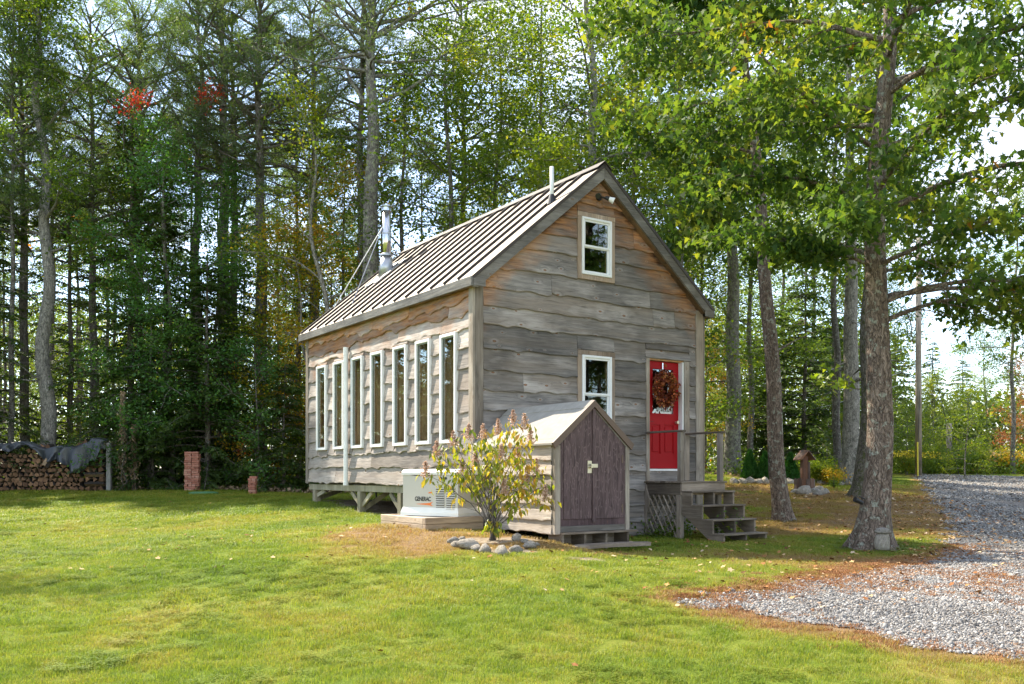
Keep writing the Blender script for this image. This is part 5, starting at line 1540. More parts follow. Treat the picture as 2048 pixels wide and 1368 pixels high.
def pine(seed, H=17, r0=.2, lo=7.5, rad=2.6, dead=34, dx=0, tufts=22, nq=13, kink=.06, dead_lo=2.0, kt=12):
    r = np.random.RandomState(seed); w = Wood()
    P, R_ = trunk_path(r, H, r0, dx, 0, 1.35, kink); trunk_mesh(w, r, P, R_, kt)
    tr = lambda z: (np.array([np.interp(z, P[:, 2], P[:, 0]), np.interp(z, P[:, 2], P[:, 1]), z]), np.interp(z, P[:, 2], R_))
    Ct = []; az = 0; z = lo
    while z < H-.2:
        t = (z-lo)/(H-lo)
        for b in range(4):
            az += 1.57+.4*r.randn(); ln = rad*(.55+.75*math.sin(math.pi*min(1, .3+.65*t)))*(.6+.5*r.rand())
            p0, rr = tr(z + r.randn()*.1)
            B_ = limb(p0, az, .12+.55*t+.1*r.randn(), ln, r, 8, .18, .09); w.tube(B_, np.linspace(.02+.012*ln, .006, len(B_)), 5)
            for j in range(9):
                q = 3 + r.randint(0, 6); S_ = limb(B_[min(q, 8)], az + (1 if j % 2 else -1)*(.4+.5*r.rand()), .15+.25*r.randn(), ln*.28*(.5+r.rand()), r, 4, .1, .12)
                w.tube(S_, np.linspace(.010, .004, len(S_)), 3); Ct.append(S_[2:])
            Ct.append(B_[6:])
        z += .55*(.8+.4*r.rand())
    for i in range(dead):
        z = r.uniform(dead_lo, lo+.12*(H-lo)); p0, rr = tr(z); a = r.rand()*6.28; ln = .5+1.6*r.rand()**1.3
        B_ = limb(p0, a, .05+.18*r.randn(), ln, r, 7, -.30*r.rand(), .13); w.tube(B_, np.linspace(.018, .004, len(B_)), 4)
        for j in range(4):
            S_ = limb(B_[2+r.randint(0, 5)], a + r.randn()*.8, -.15+.3*r.randn(), ln*.4*r.rand()+.1, r, 4, -.2, .25); w.tube(S_, np.linspace(.007, .002, len(S_)), 3)
    C = np.concatenate(Ct); n = int(len(C)*1.0); C = C[r.permutation(len(C))[:n]]
    C = np.repeat(C, nq, axis=0) + r.randn(len(C)*nq, 3)*.07; m = len(C)
    T = r.randn(m, 3); T[:, 2] += .5; T /= np.linalg.norm(T, axis=1)[:, None]; B = np.cross(T, r.randn(m, 3)); B /= np.linalg.norm(B, axis=1)[:, None]
    l = (.16*(.6+.7*r.rand(m)))[:, None]; wd = .011
    V = np.stack([C-B*wd*.4, C+T*l*.6+B*wd, C+T*l, C+T*l*.6-B*wd], 1).reshape(-1, 3)
    return w, V, np.arange(m*4).reshape(m, 4)
LIB = {}
def variant(key, gen, bk, lf):
    w, V, Q = gen; LIB[key] = (w.mesh('trunk', M[bk]), np_mesh('crown', V, [Q], M[lf]))
NTREE = 0
def tree(name, key, X, Y, label, group=None, s=1.0, rot=None, cat='tree', lf=None, sz=None, sink=0):
    """an Empty with its trunk and crown; copies share mesh data"""
    global NTREE; NTREE += 1
    if rot is None: rot = (NTREE*2.39996) % 6.283
    o = bpy.data.objects.new(name, None); COL.objects.link(o); o.empty_display_size = .3
    o.location = (X, Y, gz(X, Y) - sink); o.rotation_euler = (0, 0, rot); o.scale = (s, s, sz or s)
    tm, cm = LIB[key]
    link('trunk', tm, o); c = link('crown', cm, o)
    if lf:
        c.material_slots[0].link = 'OBJECT'; c.material_slots[0].material = M[lf]
    return tag(o, label, cat, group)
def hero(name, gen, X, Y, label, bk, lf, rot=0, cat='tree', group=None):
    key = 'h%d' % NTREE; variant(key, gen, bk, lf)
    return tree(name, key, X, Y, label, group, 1.0, rot, cat)
def lean(pb, pt, Y, H):
    """sideways run of a trunk seen at column pb at its base and pt where it leaves the picture"""
    zt = HOR/FPX*Y; return (pt-pb)/FPX*Y * H/(zt+.8)

# --- left woods: trunks one can pick out, from left to right
hero('pine_tree', pine(101, 16.5, .10, 9, 1.6, 30, lean(22, 27, 30.5, 16.5), dead_lo=1.5), wpx(22, 30.5), 30.5, 'slender straight trunk furthest left behind the firewood', 'bark_grey', 'lf_hemlock')
hero('maple_tree', broad(102, 17, .26, lean(100, 62, 30.2, 17), .5, 7.5, 3.0, 15000, .10, 16, kink=.28, pitch=.8, kt=14), wpx(100, 30.2), 30.2, 'mottled pale forked maple rising behind the tarp covered firewood', 'bark_pale', 'lf_green')
hero('pine_tree', pine(103, 17, .17, 8.5, 2.2, 24, lean(52, 40, 32, 17)), wpx(52, 32), 32, 'dark trunk just left of the mottled forked maple', 'bark_pine', 'lf_pine')
hero('pine_tree', pine(104, 17, .17, 9, 2.4, 30, lean(190, 180, 33, 17)), wpx(190, 33), 33, 'dark straight pine behind the right end of the firewood', 'bark_pine', 'lf_pine')
hero('pine_tree', pine(105, 17.2, .18, 8, 3.0, 46, lean(285, 274, 33, 17.2), kink=.20), wpx(285, 33), 33, 'crooked pine with long dark bare limbs above the red maple leaves', 'bark_pine', 'lf_green')
hero('pine_tree', pine(106, 17.5, .22, 10, 2.4, 40, lean(392, 398, 32, 17.5), kink=.14), wpx(392, 32), 32, 'grey pine trunk rising behind the brick column', 'bark_grey', 'lf_pine')
hero('pine_tree', pine(107, 17.5, .29, 10.5, 2.8, 50, lean(452, 444, 32.5, 17.5)), wpx(452, 32.5), 32.5, 'thick grey pine, left of the two close pines behind the small maple', 'bark_lichen', 'lf_pine')
hero('pine_tree', pine(108, 17.5, .20, 10, 2.8, 36, lean(470, 466, 34, 17.5)), wpx(470, 34), 34, 'thinner pine standing right behind the thick grey pine', 'bark_pine', 'lf_pine')
hero('pine_tree', pine(109, 17, .27, 11, 2.8, 90, lean(522, 519, 31.5, 17), dead_lo=4), wpx(522, 31.5), 31.5, 'dark pine with a thick skirt of bare dead branches', 'bark_pine', 'lf_pine')
hero('pine_tree', pine(110, 17.5, .20, 11, 2.6, 40, lean(636, 622, 33, 17.5)), wpx(636, 33), 33, 'dark pine just left of the far end of the cabin roof', 'bark_pine', 'lf_pine')
hero('pine_tree', pine(111, 17.5, .11, 11, 2.0, 30, lean(600, 590, 36, 17.5)), wpx(600, 36), 36, 'very thin dark pine behind the far end of the cabin', 'bark_pine', 'lf_pine')
hero('white_pine', pine(112, 17.5, .35, 13, 3.2, 34, lean(735, 745, 28.5, 17.5), dead_lo=6, kink=.10, kt=16), wpx(735, 28.5), 28.5, 'big lichen spotted pine trunk rising behind the stove pipe', 'bark_lichen', 'lf_pine')
def side_limbs():
    o = [x for x in COL.objects if x.get('label') == 'big lichen spotted pine trunk rising behind the stove pipe'][0]
    r = np.random.RandomState(55); k = 28.5/FPX
    for path, r0 in (([(748, 208), (800, 180), (850, 150), (880, 115), (925, 92), (965, 74)], .075), ([(752, 66), (790, 40), (840, 14), (900, 2), (1000, 8)], .07),
                     ([(738, 205), (700, 160), (680, 110), (650, 70), (610, 30)], .07), ([(738, 255), (700, 240), (650, 228)], .05), ([(752, 330), (800, 318), (850, 296)], .04)):
        w = Wood(); P = np.array([((px-735)*k, .25*math.sin(i*1.1), (HOR-py)*k + EYE - o.location.z) for i, (px, py) in enumerate(path)])
        P = np.array([[np.interp(t, range(len(P)), P[:, c]) for c in range(3)] for t in np.linspace(0, len(P)-1, 14)]) + r.randn(14, 3)*.03
        w.tube(P, np.linspace(r0, .012, 14), 7)
        for j in range(11):
            S_ = limb(P[3+j], r.rand()*6.28, .3+.4*r.randn(), .35+.7*r.rand(), r, 5, -.1, .2); w.tube(S_, np.linspace(.014, .003, 6), 4)
        link('limb', w.mesh('limb', M['bark_lichen']), o)
side_limbs()
hero('white_pine', pine(113, 17, .20, 12, 2.6, 30, lean(722, 724, 30.5, 17), dead_lo=6), wpx(722, 30.5), 30.5, 'narrower pine trunk close behind the big lichen spotted pine', 'bark_grey', 'lf_pine')
hero('birch_tree', broad(114, 12, .11, -1.2, 0, 4.5, 2.6, 4200, .095, 12, kink=.3, pitch=.9), wpx(690, 28.5), 28.5, 'pale crooked tree with light green leaves left of the stove pipe', 'bark_pale', 'lf_bright')
hero('birch_tree', broad(115, 8.2, .07, -1.0, 0, 4.0, 2.2, 3400, .095, 10, kink=.3, pitch=.9), wpx(655, 30), 30, 'thin leaning tree with orange leaves above the far eave', 'bark_pale', 'lf_autumn')
hero('beech_tree', broad(116, 17.5, .20, lean(1187, 1180, 27, 17.5), 0, 8.2, 3.6, 20000, .10, 20, kink=.15, bias=None), wpx(1187, 27), 27, 'mottled trunk rising straight behind the roof peak', 'bark_lichen', 'lf_bright')
hero('beech_tree', broad(117, 16.5, .16, lean(1358, 1358, 29, 16.5), 0, 7, 3.0, 15000, .10, 18), wpx(1358, 29), 29, 'slim trunk behind the right slope of the cabin roof', 'bark_grey', 'lf_green')
hero('oak_tree', broad(118, 17, .30, lean(1466, 1464, 34, 17), 0, 8.5, 3.8, 17000, .12, 18, kink=.08, flare=1.6, kt=16), wpx(1466, 34), 34, 'thick lichen patched oak trunk right of the porch', 'bark_lichen', 'lf_green')
hero('oak_tree', broad(119, 13.5, .185, lean(1567, 1490, 20, 13.5), 0, 6.0, 2.7, 11000, .125, 16, 'maple', kink=.08, flare=1.45, bias=2.6, dead=2, kt=18), wpx(1565, 20), 20, 'leaning oak trunk on the brown lawn beyond the stairs', 'bark_oak', 'lf_oak')
hero('oak_tree', broad(120, 16, .30, lean(1703, 1698, 32, 16), 0, 8, 3.0, 11000, .12, 16, kink=.06, flare=1.7, kt=16), wpx(1703, 32), 32, 'straight pale grey oak trunk behind the mossy twin trunk', 'bark_pale', 'lf_green')
hero('oak_tree', broad(121, 15, .15, lean(1674, 1666, 33, 15), 0, 7, 2.6, 9000, .12, 14), wpx(1674, 33), 33, 'thinner grey trunk left of the straight pale oak', 'bark_grey', 'lf_green')
hero('oak_tree', broad(122, 14, .25, lean(1728, 1760, 25.5, 14), 0, 6.0, 3.0, 9000, .13, 14, 'maple', kink=.14, flare=1.9, kt=18), wpx(1728, 25.5), 25.5, 'mossy oak trunk with flared roots just behind the big front oak', 'bark_moss', 'lf_oak')

def big_oak():
    X, Y = wpx(1744, 14.6), 14.6; r = np.random.RandomState(200); w = Wood(); H = 12.5
    P, R_ = trunk_path(r, H, .218, .42, .3, 1.95, .05, 26); R_ = np.where(P[:, 2] < 5, R_*1.0, R_)
    P[:, 0] += .10*np.sin(P[:, 2]*.9+.3)*np.clip(P[:, 2]/2, 0, 1)
    trunk_mesh(w, r, P, R_, 30, .07)
    C = []
    tr = lambda z: (np.array([np.interp(z, P[:, 2], P[:, 0]), np.interp(z, P[:, 2], P[:, 1]), z]), np.interp(z, P[:, 2], R_))
    # z above the ground, compass angle, pitch, length, curl
    L_ = [(3.55, .10, .55, 3.0, -.9), (3.9, -.6, .45, 3.2, -1.0), (4.0, .35, .4, 3.8, -.9), (4.5, 3.3, .45, 1.7, -.6), (4.7, 2.5, .35, 2.6, -.5), (4.5, -1.1, .3, 3.0, -.7),
          (5.0, 4.2, .3, 2.2, -.5), (5.5, 3.0, .45, 2.6, -.4), (5.4, -.2, .3, 4.6, -.5), (5.7, -1.6, .25, 3.4, -.5), (6.0, .9, .3, 3.8, -.3), (6.4, 3.6, .4, 2.8, -.3), (6.4, -.5, .3, 4.6, -.4),
          (6.8, 2.3, .4, 3.8, -.3), (7.0, 3.1, .4, 3.2, -.3), (7.3, -1.0, .3, 4.0, -.3), (7.5, .3, .35, 4.4, -.3), (7.9, 4.4, .3, 3.6, -.3), (8.2, 2.8, .45, 4.2, -.3), (8.5, -.3, .4, 4.2, -.3),
          (8.9, 3.5, .5, 3.6, -.3), (9.3, 1.2, .5, 3.2, -.2), (9.7, -1.2, .5, 3.2, -.2), (10.2, 2.6, .6, 3.0, -.2), (10.7, .2, .7, 2.8, 0), (11.3, 4.0, .8, 2.2, 0)]
    for (z, a, pt, ln, cu) in L_:
        p0, rr = tr(z); B_ = limb(p0, a, pt, ln, r, 10, cu, .07); r1 = .018+.008*ln
        w.tube(B_, np.linspace(r1, .012, len(B_)), 8)
        for j in range(13):
            q = 2 + int(8.4*(j+.5)/13); S_ = limb(B_[min(q, 10)], a + (1 if j % 2 else -1)*(.45+.6*r.rand()), .05+.28*r.randn(), ln*(.18+.20*r.rand()), r, 6, -.5, .14)
            w.tube(S_, np.linspace(.012, .004, len(S_)), 5)
            if q > 3 or z > 5: C.append(S_[2:]); C.append((S_[1:]+S_[:-1])/2)
        C.append(B_[6:])
    C = np.concatenate(C); n = 25000; k = r.randint(0, len(C), n)
    pts = C[k] + r.randn(n, 3)*np.array([.16, .16, .11])
    V, Q = maple_cards(r, pts, .086)
    LIB['big'] = (w.mesh('trunk', M['bark_oak']), np_mesh('crown', V, [Q], M['lf_oak']))
    o = tree('oak_tree', 'big', X, Y, 'big front oak with flared base and large dark green leaves over the gravel edge', None, 1.0, 0)
    # little spray of lit leaves low on the trunk
    m = Wood(); B_ = limb((-.22, -.05, 2.55), 3.3, .2, .75, r, 6, -.2, .12); m.tube(B_, np.linspace(.012, .004, 7), 5)
    pts = B_[r.randint(2, 7, 55)] + r.randn(55, 3)*.10
    V, Q = maple_cards(r, pts, .075)
    link('sprig_twig', m.mesh('sprig_twig', M['twig']), o); tag(link('leaf_spray', np_mesh('leaf_spray', V, [Q], M['lf_bright']), o), kind='stuff')
    return X, Y
BX, BY = big_oak()

# --- shared kinds for the rest of the woods
variant('hem1', hemlock(301, 12.5, .13, .5, 2.7, dens=.85), 'bark_pine', 'lf_hemlock')
variant('hem2', hemlock(302, 10.5, .12, .3, 2.6, power=.65), 'bark_pine', 'lf_hemlock')
variant('hem3', hemlock(303, 7.0, .09, .2, 2.1, step=.26), 'bark_pine', 'lf_hemlock')
variant('hem4', hemlock(304, 4.0, .06, .1, 1.5, step=.2), 'bark_pine', 'lf_hemlock')
variant('map1', broad(311, 11, .09, .3, 0, 1.6, 2.3, 12000, .095, 22, dead=2), 'bark_grey', 'lf_green')
variant('map2', broad(312, 8, .07, .2, 0, .8, 2.1, 10000, .09, 20, dead=1), 'bark_grey', 'lf_bright')
variant('map3', broad(313, 14, .12, .2, 0, 4.5, 2.8, 13000, .10, 22, dead=8), 'bark_grey', 'lf_green')
variant('sap', broad(314, 4.5, .035, .1, 0, .4, 1.3, 3800, .085, 16, dead=0, cl=.2), 'bark_grey', 'lf_bright')
variant('pin1', pine(321, 16.5, .15, 9.5, 2.6, 44), 'bark_pine', 'lf_pine')
variant('pin2', pine(322, 15.5, .12, 8.5, 2.2, 36), 'bark_pine', 'lf_pine')
variant('bare', pine(323, 14, .08, 12.0, .8, 40, dead_lo=1.5), 'bark_pine', 'lf_pine')

def T(name, key, px, Y, label, **k): return tree(name, key, wpx(px, Y), Y, label, **k)
T('hemlock_tree', 'hem2', -30, 30.8, 'dark hemlock at the left edge of the picture', s=1.05)
T('hemlock_tree', 'hem1', 140, 33.5, 'dark hemlock between the forked maple and the pine behind the firewood', s=.95)
T('hemlock_tree', 'hem1', 262, 31.5, 'tall dark hemlock behind the brown dead vines', s=1.02)
T('hemlock_tree', 'hem2', 330, 30.6, 'broad drooping dark hemlock left of the brick column', s=1.0)
T('hemlock_tree', 'hem3', 415, 29.8, 'drooping hemlock right behind the brick column', s=1.08)
T('hemlock_tree', 'hem2', 470, 32.0, 'dark hemlock between the two brick stacks', s=.85)
T('hemlock_tree', 'hem4', 568, 29.3, 'low young hemlock beside the small brick pile', s=1.0)
T('hemlock_tree', 'hem2', 600, 33.5, 'hemlock behind the far corner of the cabin', s=.78)
T('hemlock_tree', 'hem4', 305, 29.8, 'low spreading young hemlock in front of the tall ones', s=.9)
T('maple_tree', 'map1', 345, 30.2, 'green maple with one red tipped bough in the left woods', s=1.05, lf='lf_emerald')
T('maple_tree', 'map1', 425, 31.2, 'green young maple overlapping the thick grey pine', s=.95, lf='lf_emerald')
T('maple_tree', 'map2', 300, 29.9, 'small emerald green maple just left of the brick column', s=.9, lf='lf_emerald')
T('maple_sapling', 'sap', 515, 29.0, 'low maple sapling with bright green leaves above the small brick pile', s=1.0, lf='lf_emerald')
T('maple_sapling', 'sap', 545, 30.5, 'maple sapling with orange leaves near the cabin far corner', s=.95, sz=1.25, lf='lf_autumn')
T('maple_tree', 'map2', 600, 31.5, 'yellow green maple left of the cabin roof', s=1.1)
def red_bough(px, py, Y, label, seed, w=.95):
    r = np.random.RandomState(seed); X = wpx(px, Y); z = (HOR-py)/FPX*Y + EYE
    B_ = np.array([(-w, .2, -.35), (-w*.4, .1, -.12), (0, 0, .0), (w*.5, 0, .04), (w, -.05, .02)]) + r.randn(5, 3)*.04
    o = bpy.data.objects.new('maple_bough', None); COL.objects.link(o); o.location = (X, Y, z)
    m = Wood(); m.tube(np.concatenate([[(-w*1.4, .9, -1.3)], B_]), np.linspace(.03, .006, 6), 5)
    n = 300; k = r.rand(n)*3.99; i = k.astype(int); P = B_[i] + (B_[i+1]-B_[i])*(k-i)[:, None] + r.randn(n, 3)*np.array([.18, .25, .11])
    V, Q = maple_cards(r, P, .062)
    link('branch', m.mesh('branch', M['twig']), o); link('crown', np_mesh('crown', V, [Q], M['lf_red']), o)
    tag(o, label, 'branch')
red_bough(268, 198, 30, 'left of the two bright red maple boughs high in the left woods', 1, .50)
red_bough(418, 188, 30.6, 'right of the two bright red maple boughs high in the left woods', 2, .42)
# behind the cabin
T('maple_tree', 'map3', 800, 31, 'green maple behind the middle of the roof', s=1.0)
T('maple_tree', 'map1', 690, 32, 'yellow and orange leaved maple behind the stove pipe', s=1.05, lf='lf_autumn')
T('maple_tree', 'map3', 905, 29.5, 'dense green maple behind the roof ridge', s=1.08)
T('maple_tree', 'map3', 985, 32, 'bright maple left of the roof vent pipe', s=1.12, lf='lf_bright')
T('pine_tree', 'pin1', 925, 34, 'soft needled white pine above the middle of the roof', s=1.1)
T('maple_tree', 'map3', 1080, 29, 'green maple behind the roof vent pipe', s=1.08)
T('maple_tree', 'map3', 1265, 30, 'green maple right of the roof peak', s=1.05)
T('maple_tree', 'map2', 1100, 27, 'low bright maple close behind the ridge', s=1.15)
T('maple_tree', 'map1', 1320, 32, 'red flecked maple behind the right roof slope', s=1.1)
T('maple_tree', 'map2', 1412, 37, 'orange leaved maple by the right corner of the cabin', s=.75, lf='lf_autumn')
T('maple_tree', 'map1', 1400, 36, 'green maple above the right eave', s=1.15)
T('maple_tree', 'map3', 1500, 38, 'green maple left of the leaning oak', s=1.1)
T('hemlock_tree', 'hem3', 1545, 40, 'dark hemlock behind the small cone cedars', s=1.1)
T('hemlock_tree', 'hem3', 1610, 39, 'broad dark hemlock behind the wooden well', s=1.25)
T('hemlock_tree', 'hem3', 1665, 42, 'dark hemlock left of the pale grey oak', s=1.1)
T('hemlock_tree', 'hem4', 1500, 39.5, 'low dark hemlock by the thick oak trunk', s=1.1)
T('maple_tree', 'map3', 1625, 46, 'green maple rising over the dark hemlocks', s=1.1)
T('maple_tree', 'map3', 1570, 50, 'distant green maple between the oak trunks', s=1.2)
T('hemlock_tree', 'hem2', 1790, 52, 'hemlock right of the big front oak', s=.75)
T('hemlock_tree', 'hem1', 1865, 62, 'pointed evergreen behind the utility pole', s=.72)
T('maple_tree', 'map2', 1870, 55, 'yellowing maple right of the utility pole', s=.75, lf='lf_bright')
T('hemlock_tree', 'hem2', 1925, 68, 'dark evergreen in the gap of sky', s=.82)
T('maple_tree', 'map1', 1975, 60, 'green maple left of the red maple at the right edge', s=.85)
T('maple_tree', 'map2', 2060, 50, 'red leaved maple at the right edge', s=.82, lf='lf_russet')
T('maple_tree', 'map3', 2025, 45, 'tall green maple with a thin trunk at the right edge', s=.95)
T('maple_tree', 'map1', 1760, 48, 'green maple hidden behind the big front oak', s=1.0)
T('maple_sapling', 'sap', 1930, 40, 'yellow green sapling in the brush beyond the gravel', s=.85)
T('maple_sapling', 'sap', 1815, 44, 'leafy sapling beside the yellow guy guard', s=.7, lf='lf_green')

# more trunks deep in the woods, too alike to tell apart
r = np.random.RandomState(77)
GB = 'slender dark trunks deep in the woods'
for i in range(26):
    px = -60 + i*56 + r.uniform(-20, 20); Y = r.uniform(35, 52)
    if px > 1400: continue
    T('pine_tree', r.choice(['bare', 'bare', 'bare', 'pin2']), px, Y, 'slender dark trunk deep in the woods behind the lawn', group=GB, s=r.uniform(.9, 1.25))
GC = 'leafy trees deep in the woods'
for i in range(26):
    px = -80 + i*76 + r.uniform(-25, 25); Y = r.uniform(42, 62)
    key = r.choice(['map3', 'map1', 'map2', 'map3']); far = px > 1790
    T('leafy_tree', key, px, Y + (14 if far else 0), 'leafy tree deep in the woods', group=GC, s=r.uniform(.75, 1.1)*(.75 if far else 1), lf=r.choice(['lf_green', 'lf_bright', 'lf_bright']))
# saplings along the wood edge
GS = 'saplings along the wood edge'
for i, px in enumerate((165, 215, 375, 450, 640, 1435, 1690, 1655)):
    T('sapling', 'sap', px, 31.5 + (i % 3) + (6 if px > 1400 else 0), 'small leafy sapling at the wood edge', group=GS, s=.55+.1*(i % 3), lf='lf_green' if i % 2 else None)

# the wood goes on to the left of the picture, and trees stand across the drive: both show in the window panes
GL = 'woods going on left of the lawn'
for i, (X, Y, k, s_) in enumerate([(-19.5, 29, 'hem2', 1.0), (-22.5, 26, 'map3', .95), (-24, 31, 'hem1', 1.0), (-27, 27, 'map1', 1.1), (-30, 33, 'map3', 1.1), (-26, 22, 'hem2', 1.0), (-33, 27, 'hem1', 1.1), (-21, 34, 'pin1', 1.0), (-29, 38, 'map3', 1.2), (-15.2, 16.3, 'map3', .85), (-19, 22.5, 'hem2', .9), (-21, 25, 'hem3', 1.2), (-24, 28, 'hem2', 1.0), (-22, 29, 'hem3', 1.3), (-25, 24, 'hem1', .9)]):
    tree('leafy_tree', k, X, Y, 'tree of the woods left of the lawn', GL, s_)
for i, (X, Y, k) in enumerate([(24, 3, 'map3'), (29, 8, 'hem1'), (31, -3, 'map3'), (26, -8, 'map1'), (35, 12, 'hem1'), (22, -4, 'map2')]):
    tree('leafy_tree', k, X, Y, 'tree standing across the gravel drive', 'trees across the gravel drive', 1.1)

# far woods that read as one mass
def far_woods():
    r = np.random.RandomState(5); Cs = []
    for _ in range(2300):
        Y = r.uniform(56, 84); px = r.uniform(-250, 2350); X = wpx(px, Y)
        if _ >= 1500: px = r.uniform(-2600, -250); Y = r.uniform(44, 60); X = wpx(px, Y)
        top = 12.5 if px < 1350 else (11 if px < 1790 else 5.5)
        z = gz(X, Y) + r.rand()**1.15*top*(Y/70); n = 88
        Cs.append(np.array([X, Y, z]) + r.randn(n, 3)*np.array([1.1, 1.1, .7]))
    C = np.concatenate(Cs); C = C[C[:, 2] > .6]
    V, Q = small_cards(r, C, .30, .42)
    tag(link('far_woods', np_mesh('far_woods', V, [Q], M['lf_far'])), kind='stuff')
M['lf_far'] = leafmat('far_leaves', [(.0, (.04, .075, .02)), (.5, (.09, .14, .03)), (.85, (.19, .22, .04)), (1., (.30, .22, .05))], .45)
far_woods()
def underbrush():
    r = np.random.RandomState(6); Cs = []; Fs = []
    for _ in range(520):
        px = r.uniform(-120, 1760); Y0 = float(lawn_edge(wpx(px, 32))) + .6
        Y = Y0 + abs(r.randn())*5; X = wpx(px, Y); Y = max(Y, float(lawn_edge(X)) + .5)
        n = 46; h = r.uniform(.15, .75)
        Cs.append(np.array([X, Y, gz(X, Y)]) + np.stack([r.randn(n)*.4, r.randn(n)*.4, np.abs(r.randn(n))*h*.6 + .03], -1))
    for _ in range(420):
        px = r.uniform(1790, 2250); Y = r.uniform(44.5, 54); X = wpx(px, Y); n = 50; h = r.uniform(.3, 1.1)
        Cs.append(np.array([X, Y, gz(X, Y)]) + np.stack([r.randn(n)*.5, r.randn(n)*.5, np.abs(r.randn(n))*h*.6 + .03], -1))
    C = np.concatenate(Cs); V, Q = small_cards(r, C, .13, .4)
    tag(link('undergrowth', np_mesh('undergrowth', V, [Q], M['lf_green'])), kind='stuff')
    # brown leaf litter standing proud of the forest floor
    n = 26000; px = r.uniform(-100, 1760, n); Y = r.uniform(27, 46, n); X = wpx(px, Y); k = Y > lawn_edge(X) - .1
    X, Y = X[k], Y[k]; C = np.stack([X, Y, ground(X, Y) + .03 + .05*r.rand(len(X))], -1)
    V, Q = small_cards(r, C, .10, .5, 0); tag(link('leaf_litter', np_mesh('leaf_litter', V, [Q], M['dryleaf'])), kind='stuff')
underbrush()

# --- garden things on the right
def bush(name, px, Y, w, h, n, mat, label, seed, size=.07, cone=False, flowers=None, cat='bush', group=None):
    r = np.random.RandomState(seed); X = wpx(px, Y); g = gz(X, Y)
    o = bpy.data.objects.new(name, None); COL.objects.link(o); o.location = (X, Y, g); tag(o, label, cat, group)
    if cone:
        z = r.rand(n)**.85; a = r.rand(n)*6.28; rr = w*(1-z)**.75*(.35+.65*r.rand(n)**.4)*(1+.10*np.sin(a*5+z*9)) * np.clip(z*9+.45, 0, 1)
        P = np.stack([np.cos(a)*rr, np.sin(a)*rr, z*h*.94], -1)
        s = size*(.6+.8*r.rand(n)); Tn = np.stack([np.cos(a)*.4+r.randn(n)*.25, np.sin(a)*.4+r.randn(n)*.25, np.ones(n)], -1); Tn /= np.linalg.norm(Tn, axis=1)[:, None]
        B = np.cross(Tn, r.randn(n, 3)); B /= np.linalg.norm(B, axis=1)[:, None]
        V = np.stack([P, P+Tn*(s*.5)[:, None]+B*(s*.3)[:, None], P+Tn*s[:, None], P+Tn*(s*.5)[:, None]-B*(s*.3)[:, None]], 1).reshape(-1, 3); Q = np.arange(n*4).reshape(n, 4)
    else:
        st = [np.array([r.randn()*w*.4, r.randn()*w*.4, h*(.55+.45*r.rand())]) for _ in range(26)]
        i = r.randint(0, 26, n); t = .35+.7*r.rand(n); P = np.array(st)[i]*t[:, None] + r.randn(n, 3)*np.array([.10, .10, .07])*w*1.3
        P[:, 2] = np.abs(P[:, 2]); V, Q = small_cards(r, P, size, .3)
    w_ = Wood()
    for _ in range(6): w_.tube(np.array([(0, 0, -.03), (r.randn()*.05*w, r.randn()*.05*w, h*.4), (r.randn()*.15*w, r.randn()*.15*w, h*.8)]), np.array([.018, .012, .004]), 5)
    link('stem', w_.mesh('stem', M['twig']), o); link('foliage', np_mesh('foliage', V, [Q], M[mat]), o)
    if flowers:
        m = 260; P = np.stack([r.randn(m)*w*.5, r.randn(m)*w*.5, h*(.75+.3*r.rand(m))], -1); V, Q = small_cards(r, P, .085, .5)
        link('blossom', np_mesh('blossom', V, [Q], M['goldenrod']), o)
    return o
CG = 'small cone shaped cedars along the rock border'
for px, Y, h, lb in ((1500, 31.2, 1.02, 'leftmost small cone shaped cedar, nearest the thick oak'), (1530, 31.0, .98, 'middle small cone shaped cedar by the rock border'), (1581, 30.6, 1.02, 'right small cone shaped cedar, between leaning oak and wooden well')):
    bush('cedar', px, Y, .30, h, 4200, 'lf_cedar', lb, int(px), .075, True, cat='cedar', group=CG)
bush('bush', 1640, 31, .75, .85, 2600, 'lf_bright', 'yellow green bush right of the wooden well', 41)
bush('bush', 1665, 30.6, .6, .6, 1800, 'lf_autumn', 'low reddish yellow bush left of the pale grey oak', 42)
bush('bush', 1590, 32, .6, .8, 1800, 'lf_bright', 'pale leafy bush behind the right cone cedar', 43)
bush('goldenrod', 1812, 43, 1.0, 1.1, 2600, 'lf_green', 'goldenrod clump with yellow flowers right of the big front oak', 44, flowers=True)
bush('goldenrod', 1845, 44, 1.1, 1.0, 2600, 'lf_green', 'goldenrod clump with yellow flowers at the foot of the utility pole', 45, flowers=True)
for i, (px, Y, w, h, m, lb) in enumerate([(1900, 45, 1.6, 1.2, 'lf_green', 'rounded grey green bush beside the short post'), (1860, 46, 1.2, 1.6, 'lf_bright', 'bright weedy bush behind the goldenrod'), (1945, 46, 1.4, 1.7, 'lf_bright', 'yellow green bush between short post and thin trunk'),
                                       (1985, 47, 1.3, 1.1, 'dryleaf', 'dry tan weeds beyond the gravel'), (2030, 46, 1.4, 1.3, 'lf_autumn', 'russet bush at the far right beyond the gravel'), (1790, 47, 1.2, 1.5, 'lf_green', 'dark bush behind the big front oak')]):
    bush('bush', px, Y, w, h, 3400, m, lb, 60+i, .10)
